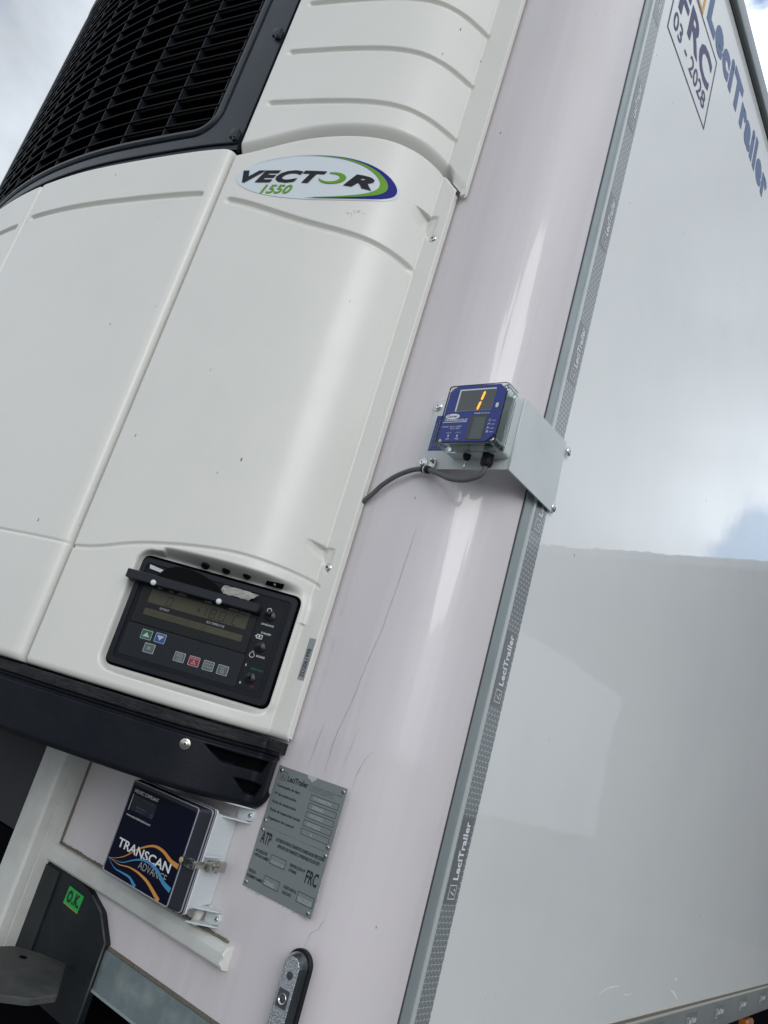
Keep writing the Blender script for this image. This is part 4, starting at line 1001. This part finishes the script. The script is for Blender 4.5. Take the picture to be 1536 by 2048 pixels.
DS = thing('temperature_display', 'blue-faced digital temperature display with a lit orange 1, on the corner bracket', 'display', (-.01, -.03, 2.24))
DF = Frame((0, 0, 0), (1, 0, 0), (0, 0, 1), (0, -1, 0))
b = MB(); prism(b, DF, roundpoly(rect(-.0675, 2.1945, .0415, 2.2995), .006, 4), .0040, .030, .0004); b.build('enclosure', M_DISPG, DS, autos=30)
# clear lid: open shell
b = MB(); o_ = roundpoly(rect(-.0665, 2.1935, .0455, 2.3005), .006, 5); i_ = roundpoly(rect(-.0640, 2.1960, .0430, 2.2980), .0045, 5); ring(b, DF, o_, i_, .0302, .0605); b.build('clear_lid', M_CLEAR, DS, autos=30)
# corner pillars of the lid
b = MB()
for (u, v) in ((-.0585, 2.2925), (.0375, 2.2925), (.0375, 2.2015), (-.0585, 2.2015)): lathe(b, DF, u, v, [(.0052, .0303), (.0052, .0570)], 18)
b.build('lid_pillar', M_CLEAR, DS, autos=40)
for (u, v) in ((-.0585, 2.2925), (.0375, 2.2925), (.0375, 2.2015), (-.0585, 2.2015)): screw('lid_screw', DF, u, v, .0572, .0034, DS)
b = MB(); prism(b, DF, rect(-.058, 2.206, .037, 2.290), .031, .034); b.build('circuit_board', mat('circuit_board', (.02, .09, .06), .4), DS)
fp = [(-.0625, 2.2100), (-.0515, 2.1975), (.0285, 2.1975), (.0405, 2.2095), (.0425, 2.2860), (.0305, 2.2975), (-.0500, 2.2985), (-.0625, 2.2880)]
b = MB(); prism(b, DF, fp, .0575, .0612); FPn = b.build('face_panel', M_DISPB, DS)
b = MB(); prism(b, DF, rect(-.0435, 2.2515, .0240, 2.2915), .0612, .0616); b.build('window_surround', M_ALUL, FPn)
b = MB(); prism(b, DF, rect(-.0405, 2.2520, .0240, 2.2890), .0616, .0619); WN = b.build('display_window', M_GLASSD, FPn)
b = MB()
def seg(mb, p0, p1, th, w):
    a, c = Vector(p0), Vector(p1); d = (c-a).normalized(); nn = Vector((-d.y, d.x))*th/2
    P = [a, a+d*th*.6+nn, c-d*th*.6+nn, c, c-d*th*.6-nn, a+d*th*.6-nn]; flat(mb, DF, [(p.x, p.y) for p in P][::-1], w)
seg(b, (.0052, 2.2858), (.0022, 2.2690), .0040, .0623); seg(b, (.0019, 2.2678), (-.0012, 2.2520), .0040, .0623); b.build('lit_segments', M_ORANGE, WN)
b = MB(); prism(b, DF, rect(-.0095, 2.2005, .0215, 2.2440), .0612, .0615); w2 = b.build('lower_window', mat('dark_lcd_surround', (.045, .05, .055), .3), FPn)
b = MB(); prism(b, DF, rect(-.0025, 2.2010, .0190, 2.2395), .0615, .0618); b.build('lcd_panel', M_LCDD, w2)
b = MB(); prism(b, DF, roundpoly(rect(.0305, 2.2555, .0352, 2.2635), .0015, 3), .0612, .0618); b.build('light_sensor', M_ALUL, FPn)
b = MB(); flat(b, DF, circle(-.0445, 2.2425, .0135, .0049, 30), .0616); flat(b, DF, circle(-.0445, 2.2425, .0135, .0049, 30)[:0] or rect(-.0605, 2.2318, -.0145, 2.2328), .0616)
text(b, DF, 'TRANSICOLD', -.0585, 2.2342, .0440, .0034, shear=.2, bold=.02, w=.0616)
text(b, DF, 'MADE IN U.S.A.', -.0050, 2.2452, .0285, .0026, w=.0616, bold=.006)
text(b, DF, 'SCALE: -40 to +158°F', -.0590, 2.2230, .0370, .0025, w=.0616); text(b, DF, '-40 to +70°C', -.0440, 2.2193, .0195, .0025, w=.0616)
text(b, DF, '"OI"/"F"', -.0480, 2.2118, .0095, .0022, w=.0616); text(b, DF, 'F°/"C"', -.0300, 2.2118, .0095, .0022, w=.0616)
for u, up in ((-.0430, -1), (-.0262, 1)): flat(b, DF, [(u-.0016, 2.2072), (u+.0016, 2.2072), (u, 2.2072+.0030)], .0616); flat(b, DF, [(u+.0016, 2.2074), (u-.0016, 2.2074), (u, 2.2050)], .0616)
text(b, DF, 'NO', -.0460, 2.2008, .0060, .0028, w=.0616, bold=.004); text(b, DF, 'YES', -.0300, 2.2008, .0078, .0028, w=.0616, bold=.004)
for ch, wd, v in (('C:', 'COOL', 2.2315), ('H:', 'HEAT', 2.2250), ('F:', 'DEFR', 2.2180), ('B:', 'BASIN', 2.2118)): text(b, DF, ch, .0250, v, .0050, .0038, w=.0616, shear=.1); text(b, DF, wd, .0318, v, .0062, .0017, w=.0616)
b.build('face_print', M_WHITE, FPn)
b = MB(); text(b, DF, 'Carrier', -.0545, 2.2406, .0195, .0042, w=.0619, shear=.35, bold=.01); b.build('oval_lettering', M_DBLUE, FPn)
UD = Frame((0, 0, 2.1945), (1, 0, 0), (0, -1, 0), (0, 0, -1))
b = MB(); lathe(b, UD, -.0270, .020, [(.0072, 0), (.0072, .0045), (.0062, .0055), (.0050, .0085), (.0036, .0095)], hexa=True); b.build('toggle_boot', M_RUB, DS)
b = MB(); tube(b, [(-.0270, -.020, 2.186), (-.0272, -.0203, 2.178), (-.0275, -.0205, 2.171)], [.0016, .0016, .0018, .002, .0022], 12, 2); b.build('toggle_lever', M_CHROME, DS, smooth=True)
b = MB(); lathe(b, UD, .0120, .019, [(.0105, -.001), (.0105, .0075)], hexa=True); lathe(b, UD, .0120, .019, [(.0096, .0076), (.0100, .0090), (.0098, .0165), (.0080, .0200), (.0052, .0205)], 24); b.build('cable_gland', M_RUB, DS, autos=40)
CB = thing('display_cable', 'grey cable looping from the display gland to behind the unit cover', 'cable', (-.1, -.015, 2.16))
b = MB(); tube(b, [(.0120, -.019, 2.178), (.0115, -.019, 2.168), (.0075, -.019, 2.1595), (-.003, -.020, 2.1535), (-.023, -.020, 2.1495), (-.046, -.020, 2.1515), (-.071, -.018, 2.1600), (-.096, -.015, 2.1690), (-.110, -.0125, 2.1725), (-.135, -.012, 2.1710), (-.165, -.012, 2.1600), (-.193, -.010, 2.1430), (-.212, -.008, 2.1250), (-.236, -.0075, 2.106), (-.27, -.0075, 2.09)], .0043, 14, 8); b.build('sheath', M_CABLE, CB, smooth=True)
b = MB(); tube(b, [(-.113, -.0125, 2.1725), (-.099, -.0145, 2.1698)], .0067, 18, 1); 
CLP = b.build('cable_clip', M_RUB, CB, smooth=False, autos=40)
b = MB(); tube(b, [(-.1075, -.0133, 2.1717), (-.1045, -.0138, 2.1711)], .0074, 20, 1); b.box((-.107, -.0095, 2.1765), (-.094, -.0038, 2.190), .001); lathe(b, FRONT, -.1005, 2.1895, [(.0052, .0040), (.0052, .009), (.0035, .009), (.0035, .016), (.0028, .0165)], 16); b.build('clip_strap', M_BRUSH, CLP, autos=40)

# ------------------------------------------------------------------ temperature recorder box under the unit
TB = thing('temperature_recorder', 'pale grey latched box with navy front and orange and blue wave lines', 'recorder box', (-.38, -.04, 1.48))
bx0, bx1, bz0, bz1 = -.472, -.288, 1.4155, 1.5600
b = MB()
DP_ = .058
V = []
def rr(x0, z0, x1, z1, r, n=4): return roundpoly(rect(x0, z0, x1, z1), r, n)
lo = rr(bx0, bz0+.006, bx1-.004, bz1-.008, .006); hi = rr(bx0, bz0, bx1+.004, bz1, .006); n = len(lo)
V = [(u, -.0005, v) for u, v in lo]+[(u, -DP_, v) for u, v in hi]; b.add(V, [[i, (i+1) % n, n+(i+1) % n, n+i] for i in range(n)]+[[n+i for i in range(n)]])
b.build('box_body', M_BOXW, TB, autos=35)
# mounting ears
def ear(zc, sgn, xe):
    b = MB()
    # gusset arm from body to the foot on the wall
    P = [(bx1+.001, zc-.013*sgn*0-.011), (xe-.006, zc-.008), (xe, zc), (xe-.006, zc+.008), (bx1+.001, zc+.011)]
    prism(b, FRONT, roundpoly([(bx1-.004, zc-.013), (xe-.003, zc-.0075), (xe, zc+.000), (xe-.003, zc+.0075), (bx1-.004, zc+.013)], [0, .003, .004, .003, 0], 3), .0003, .0050, .0006)
    for q in (-1, 1):
        f = Frame((0, 0, zc+q*.0105), (1, 0, 0), (0, -1, 0), (0, 0, 1))
        prism(b, f, [(bx1-.002, .0005), (xe-.004, .0005), (xe-.004, .008), (bx1+.004, .040), (bx1-.002, .044)], -.0009, .0009)
    e = b.build('mounting_ear', M_BOXW, TB, autos=30)
    screw('screw', FRONT, xe-.0065, zc, .0050, .0036, e)
ear(1.5660, 1, -.2575); ear(1.4110, -1, -.2600)
# lid: clear rim around label
b = MB(); o_ = rr(-.478, 1.4115, -.2785, 1.5640, .006); n = len(o_)
prism(b, FRONT, o_, DP_+.0004, DP_+.0035); b.build('gasket', M_WHITE, TB)
b = MB(); o1_ = rr(-.478, 1.4115, -.279, 1.5640, .006); o2_ = rr(-.4765, 1.4135, -.2815, 1.5620, .006); o3_ = rr(-.4745, 1.4155, -.3005, 1.5590, .005)
V = [FRONT(u, v, DP_+.0036) for u, v in o1_]+[FRONT(u, v, DP_+.0080) for u, v in o1_]+[FRONT(u, v, DP_+.0088) for u, v in o2_]+[FRONT(u, v, DP_+.0195) for u, v in rr(-.4755, 1.4145, -.2990, 1.5605, .006)]+[FRONT(u, v, DP_+.0215) for u, v in o3_]
b.add(V, [[l*n+i, l*n+(i+1) % n, (l+1)*n+(i+1) % n, (l+1)*n+i] for l in range(4) for i in range(n)]+[[4*n+i for i in range(n)]])
LID = b.build('lid', M_LIDF, TB, autos=30)
b = MB()
for lp, w_, r_ in ((o3_, DP_+.0213, .0011), (o2_, DP_+.0088, .0012), (o1_, DP_+.0060, .0010)):
    Q_ = [FRONT(u, v, w_) for u, v in lp]; tube(b, Q_+[Q_[0]], r_, 8, 1)
b.build('lid_rim', M_LIDR, LID, smooth=True)
LW = DP_+.0215
b = MB(); lab = roundpoly(rect(-.4715, 1.4170, -.3035, 1.5525), .004, 4); prism(b, FRONT, lab, LW, LW+.0005); LAB = b.build('label', M_NAVB, LID, label='navy label reading TRANSCAN ADVANCE')
W = LW+.0009
b = MB(); text(b, FRONT, 'WELMEC COMPLIANT', -.4640, 1.5420, .067, .0052, w=W); text(b, FRONT, 'www.seventelematics.com', -.4640, 1.5050, .067, .0036, w=W)
text(b, FRONT, 'TRANSCAN', -.4590, 1.4575, .1400, .0130, w=W, bold=.02); b.build('lettering', M_WHITE, LAB)
b = MB(); text(b, FRONT, 'ADVANCE', -.3920, 1.4430, .0715, .0110, w=W, bold=-.012); b.build('thin_lettering', M_CTXT, LAB)
def wave(P, w0, w1, m, name, lift=0):
    Q = catm(P); n = len(Q); W2 = [w0+(w1-w0)*(i/(n-1))**1.5 for i in range(n)]; b = MB(); stroke(b, FRONT, Q, W2, W-.0002+lift); b.build(name, m, LAB)
wave([(-.4705, 1.4360), (-.452, 1.4400), (-.430, 1.4500), (-.405, 1.4680), (-.374, 1.4815), (-.348, 1.4815), (-.323, 1.4740), (-.304, 1.4720)], .0004, .0075, M_OR2, 'orange_wave', -.00012)
wave([(-.4705, 1.4360), (-.450, 1.4370), (-.431, 1.4395), (-.410, 1.4490), (-.390, 1.4560), (-.370, 1.4575), (-.345, 1.4530), (-.325, 1.4430), (-.304, 1.4380)], .0004, .0075, M_BL2, 'blue_wave', .0003)
wave([(-.4705, 1.4360), (-.455, 1.4350), (-.438, 1.4340), (-.415, 1.4375), (-.397, 1.4380), (-.380, 1.4365), (-.360, 1.4325), (-.338, 1.4240), (-.322, 1.4172)], .0004, .0070, M_OR2, 'orange_wave', -.0001)
wave([(-.4705, 1.4360), (-.460, 1.4310), (-.445, 1.4260), (-.425, 1.4258), (-.405, 1.4255), (-.392, 1.4210), (-.384, 1.4172)], .0004, .0060, M_BL2, 'blue_wave', -.00014)
b = MB(); prism(b, FRONT, rect(-.4600, 1.5150, -.3965, 1.5385), LW+.0005, LW+.0008); scn_ = b.build('recorder_screen', mat('recorder_screen', (.005, .008, .022), .2), LAB)
b = MB(); flat(b, FRONT, rect(-.4640, 1.5130, -.4618, 1.5390), W); b.build('screen_edge', M_CTXT, LAB)
b = MB(); text(b, FRONT, '= = = =', -.433, 1.5330, .028, .004, w=W+.0002); b.build('lit_digits', mat('dim_teal', (.01, .16, .15), .5), scn_)
b = MB(); text(b, FRONT, 'TRANSCAN', -.446, 1.5205, .027, .003, w=W+.0002); stroke(b, FRONT, circle(-.4015, 1.5195, .0026, n=16), .0007, W+.0002, closed=True); text(b, FRONT, 'ADVANCE', -.444, 1.5165, .020, .0018, w=W+.0002); b.build('screen_print', mat('dim_print', (.12, .13, .18), .5), scn_)
# latch
b = MB()
LZ = 1.4835
f = Frame((0, 0, LZ), (1, 0, 0), (0, 0, 1), (0, -1, 0))
b.box((-.3035, -.0065, DP_+.0150), (-.2755, .0065, DP_+.0235), .0008, 2, f.M()); b.build('latch_catch', M_CLEAR, LID, autos=30)
SFR = Frame((bx1+.0045, 0, LZ), (0, 1, 0), (0, 0, 1), (1, 0, 0))    # u = +y (towards the wall)
b = MB()
b.box((-.078, -.0052, .0035), (-.046, .0052, .0062), .0006, 2, SFR.M())
b.box((-.048, -.0075, .0030), (-.012, .0075, .0110), .0012, 2, SFR.M())
tube(b, [SFR(-.046, -.0085, .0075), SFR(-.046, .0085, .0075)], .0030, 12, 1); tube(b, [SFR(-.030, -.0090, .0100), SFR(-.030, .0090, .0100)], .0022, 12, 1)
b.box((-.040, -.0042, .0110), (-.020, .0042, .0135), .0006, 2, SFR.M())
b.build('latch', M_BRUSH, TB, autos=30, label='bright steel toggle latch on the box side')
b = MB(); lathe(b, f, -.3005, .0, [(.004, DP_+.0235), (.004, DP_+.0250), (.003, DP_+.0255)], 16); b.build('seal_stud', mat('yellow_seal', (.45, .38, .20), .4), LID, autos=40)
b = MB(); b.box((-.0600, .0120, .0010), (-.022, .0145, .0085), .0008, 2, SFR.M()); b.build('latch_guard', M_BOXW, TB, autos=30)
b = MB(); b.box((-.4280, -.045, 1.4045), (-.4130, -.030, 1.4150), .002); lathe(b, Frame((0, 0, 1.4152), (1, 0, 0), (0, -1, 0), (0, 0, -1)), -.4205, .040, [(.0085, 0), (.0085, .006), (.006, .012)], 18); b.build('cable_gland', M_RUB, TB, autos=40)
b = MB(); lathe(b, Frame((0, 0, 1.4152), (1, 0, 0), (0, -1, 0), (0, 0, -1)), -.301, .012, [(.008, 0), (.009, .006), (.007, .013), (.0078, .019), (.0055, .024)], 12); b.build('sealant_lump', mat('white_sealant', (.66, .65, .60), .7, bump=(1., .003, (200, 200, 200), 3)), TB, smooth=True)

# ------------------------------------------------------------------ data plates
def dplate(name, label, poly, cat='data plate'):
    b = MB(); prism(b, FRONT, poly, .0004, .0014); o = b.build(name, M_PLATE); o['label'] = label; o['category'] = cat; return o
NP = dplate('identification_plate', 'grey metal plate of Spanish construction data, upper of two', [(-.2385, 1.5605), (-.0935, 1.5605), (-.0930, 1.6520), (-.2375, 1.6525)])
b = MB(); prism(b, FRONT, [(-.1745, 1.6526), (-.1735, 1.6485), (-.1700, 1.6475), (-.1665, 1.6465), (-.1625, 1.6440), (-.1590, 1.6470), (-.1555, 1.6490), (-.1545, 1.6526)], .0014, .0020); b.build('paint_residue', mat('paint_residue', (.50, .50, .49), .8, bump=(1., .001, (300, 300, 300), 3)), NP)
AP = dplate('approval_plate', 'grey metal ATP approval plate, lower of two', rect(-.2390, 1.4705, -.0940, 1.5600))
PWd = .0017
b = MB(); logo_mark(b, FRONT, -.2290, 1.6325, .0125, PWd, wd=.05); text(b, FRONT, 'LeciTrailer', -.2125, 1.6335, .0445, .0082, w=PWd, bold=.022)
for i, s_ in enumerate(('Contraseña de tipo:', 'Nº de construcción:', 'Fecha de construcción:', 'Fecha de inspección inicial:', 'Organismo de control:')):
    text(b, FRONT, s_, -.2305, 1.6215-i*.01225, (.051, .048, .053, .0665, .0585)[i], .0038, w=PWd, bold=.022)
for i in range(5):
    v = 1.6190-i*.01225; stroke(b, FRONT, rect(-.1565, v, -.1000, v+.0082), .0007, PWd, closed=True)
for i, s_ in enumerate(('C/ La Red, Poligono Ind. Km. 42, Zaragoza', 'Tel. 976 000 000  Fax 976 000 000', 'www.lecitrailer.com')): text(b, FRONT, s_, -.1660, 1.6385-i*.0033, (.068, .050, .053)[i], .0014, w=PWd)
b.build('plate_print', M_INK, NP)
b = MB()
for i, s_ in enumerate(('F10400/34', '208665', '03/2022', '03/2022', 'e')): text(b, FRONT, s_, -.1490+(.0 if i < 4 else .012), 1.6207-i*.01225, (.0345, .0230, .0270, .0270, .0030)[i], .0048, w=PWd, bold=.012)
b.build('stamped_numbers', M_ETCH, NP)
b = MB(); text(b, FRONT, 'ATP', -.2310, 1.5365, .0225, .0165, w=PWd, bold=.02)
text(b, FRONT, 'AUTORIZADO PARA EL TRANSPORTE DE MERCANCIAS PERECEDERAS', -.2000, 1.5470, .1020, .0046, w=PWd, bold=.02); text(b, FRONT, 'APPROVED FOR TRANSPORT OF PERISHABLE FOODSTUFFS', -.1930, 1.5390, .0880, .0046, w=PWd, bold=.02)
for s_, u, v, w_ in (('AUTORIZACIÓN', -.2340, 1.5220, .0260), ('APPROVAL NUMBER', -.2340, 1.5155, .0320), ('IDENTIFICACIÓN ATP', -.1590, 1.5225, .0320), ('ATP MARK', -.1590, 1.5155, .0170), ('VEHICULO', -.2360, 1.4920, .0160), ('EQUIPMENT NUMBER', -.2360, 1.4845, .0345), ('VALIDO HASTA EL', -.1590, 1.4920, .0270), ('VALID UNTIL', -.1590, 1.4845, .0190)): text(b, FRONT, s_, u, v, w_, .0042, w=PWd, bold=.02)
text(b, FRONT, 'FRC', -.1235, 1.5110, .0240, .0170, w=PWd, bold=.02)
for u0, v0, u1, v1 in ((-.1990, 1.5145, -.1670, 1.5270), (-.2000, 1.4835, -.1675, 1.4965), (-.1290, 1.4835, -.0965, 1.4970)): stroke(b, FRONT, rect(u0, v0, u1, v1), .0007, PWd, closed=True)
b.build('plate_print', M_INK, AP)
b = MB(); text(b, FRONT, 'F10400/34', -.1970, 1.5160, .0270, .0042, w=PWd); text(b, FRONT, '208665', -.1975, 1.4855, .0210, .0055, w=PWd, bold=.01); text(b, FRONT, '03/2028', -.1265, 1.4850, .0270, .0060, w=PWd, bold=.01); b.build('stamped_numbers', M_ETCH, AP)
for (u, v, p) in ((-.2305, 1.6460, NP), (-.0985, 1.6460, NP), (-.2330, 1.5680, NP), (-.0990, 1.5670, NP), (-.2325, 1.5545, AP), (-.0990, 1.5550, AP), (-.2340, 1.4770, AP), (-.1010, 1.4760, AP)): screw('rivet', FRONT, u, v, .0014, .0033, p, M_BRUSH, hexr=.0016)
# green sticker
b = MB(); prism(b, FRONT, [(-.6340, 1.3135), (-.5855, 1.3110), (-.5830, 1.3390), (-.6320, 1.3415)], .0126, .0130); OK = b.build('inspection_sticker', M_OKG); OK['label'] = 'small green sticker reading O.K. on the black gusset'; OK['category'] = 'sticker'
b = MB(); f = Frame((0, 0, 0), (1, 0, -.05), (.05, 0, 1), (0, -1, 0)); 
text(b, FRONT, 'O.K.', -.6285, 1.3185, .0410, .0170, w=.0134, bold=.055); b.build('lettering', M_INK, OK)
b = MB(); prism(b, FRONT, [(-.6340, 1.3125), (-.5855, 1.3100), (-.5855, 1.3110), (-.6340, 1.3135)], .0126, .0129); b.build('sticker_edge', M_OR2, OK)

# ------------------------------------------------------------------ front marker light
ML = thing('marker_light', 'long rounded clear marker lamp on a black rubber base, front wall', 'marker light', (-.085, 0, 1.37))
mf = Frame((-.088, -.001, 1.368), (1, .02, 0), (0, 0, 1), (.02, -1, 0))
cap = lambda hw, hl, n=14: [(hw*math.cos(math.radians(a)), hl-hw+hw*math.sin(math.radians(a))) for a in np.linspace(0, 180, n)]+[(hw*math.cos(math.radians(a)), -(hl-hw)+hw*math.sin(math.radians(a))) for a in np.linspace(180, 360, n)]
b = MB(); prism(b, mf, cap(.0215, .0660), .0, .007, .001); b.build('rubber_base', M_RUB, ML, autos=30)
b = MB(); P0, P1, P2 = cap(.0185, .0625), cap(.0180, .0620), cap(.0140, .0570); n = len(P0)
V = [mf(u, v, .007) for u, v in P0]+[mf(u, v, .012) for u, v in P1]+[mf(u, v, .0195) for u, v in P2]
b.add(V, [[l*n+i, l*n+(i+1) % n, (l+1)*n+(i+1) % n, (l+1)*n+i] for l in range(2) for i in range(n)]+[[2*n+i for i in range(n)]]); b.build('housing', M_LENSB, ML, autos=40)
b = MB(); prism(b, mf, cap(.0134, .0564), .0195, .0203, .0005); LN = b.build('lens', M_LENS, ML, autos=30)
b = MB(); ring(b, mf, roundpoly(rect(-.0115, -.009, .0115, .017), .003, 3), roundpoly(rect(-.0100, -.0075, .0100, .0155), .002, 3), .0203, .0212); b.build('reflector_frame', M_ALU, LN, autos=30)
b = MB(); prism(b, mf, roundpoly(rect(-.0100, -.0075, .0100, .0155), .002, 3), .0203, .0207); b.build('reflector_well', M_SEAL, LN)
b = MB(); lathe(b, mf, 0, .004, [(.0074, .0207), (.0074, .0216), (.0067, .0224), (.0056, .0220), (.0050, .0209)], 24); b.cur = 1; lathe(b, mf, 0, .004, [(.0050, .0210), (.0046, .0213), (.0030, .0214)], 24); lathe(b, mf, 0, .004, [(.0018, .0214), (.0014, .0222), (.0006, .0225)], 16); b.build('bulb_optic', [M_CHROME, M_SEAL], LN, autos=50)
for v in (.0330, -.0330):
    b = MB(); lathe(b, mf, .001, v, [(.0052, .0203), (.0052, .0208), (.0040, .0208), (.0038, .0204), (.0028, .0206), (.001, .0212)], 20); b.build('screw', M_STEELG, LN, autos=30)

# amber side marker under the rail
AM = thing('side_marker_lamp', 'small amber side marker lamp hanging under the side rail', 'marker lamp', (0, 2.52, 1.18))
b = MB(); f = Frame((-.02, 2.525, 1.165), (0, 1, 0), (0, 0, 1), (1, 0, 0)); prism(b, f, roundpoly(rect(-.055, -.033, .055, .022), .014, 4), .0, .028, .006); b.build('amber_lens', M_AMBER, AM, autos=30)
b = MB(); prism(b, f, roundpoly(rect(-.065, -.040, .065, .0348), .01, 3), -.03, .0); b.build('base', M_RUB, AM)
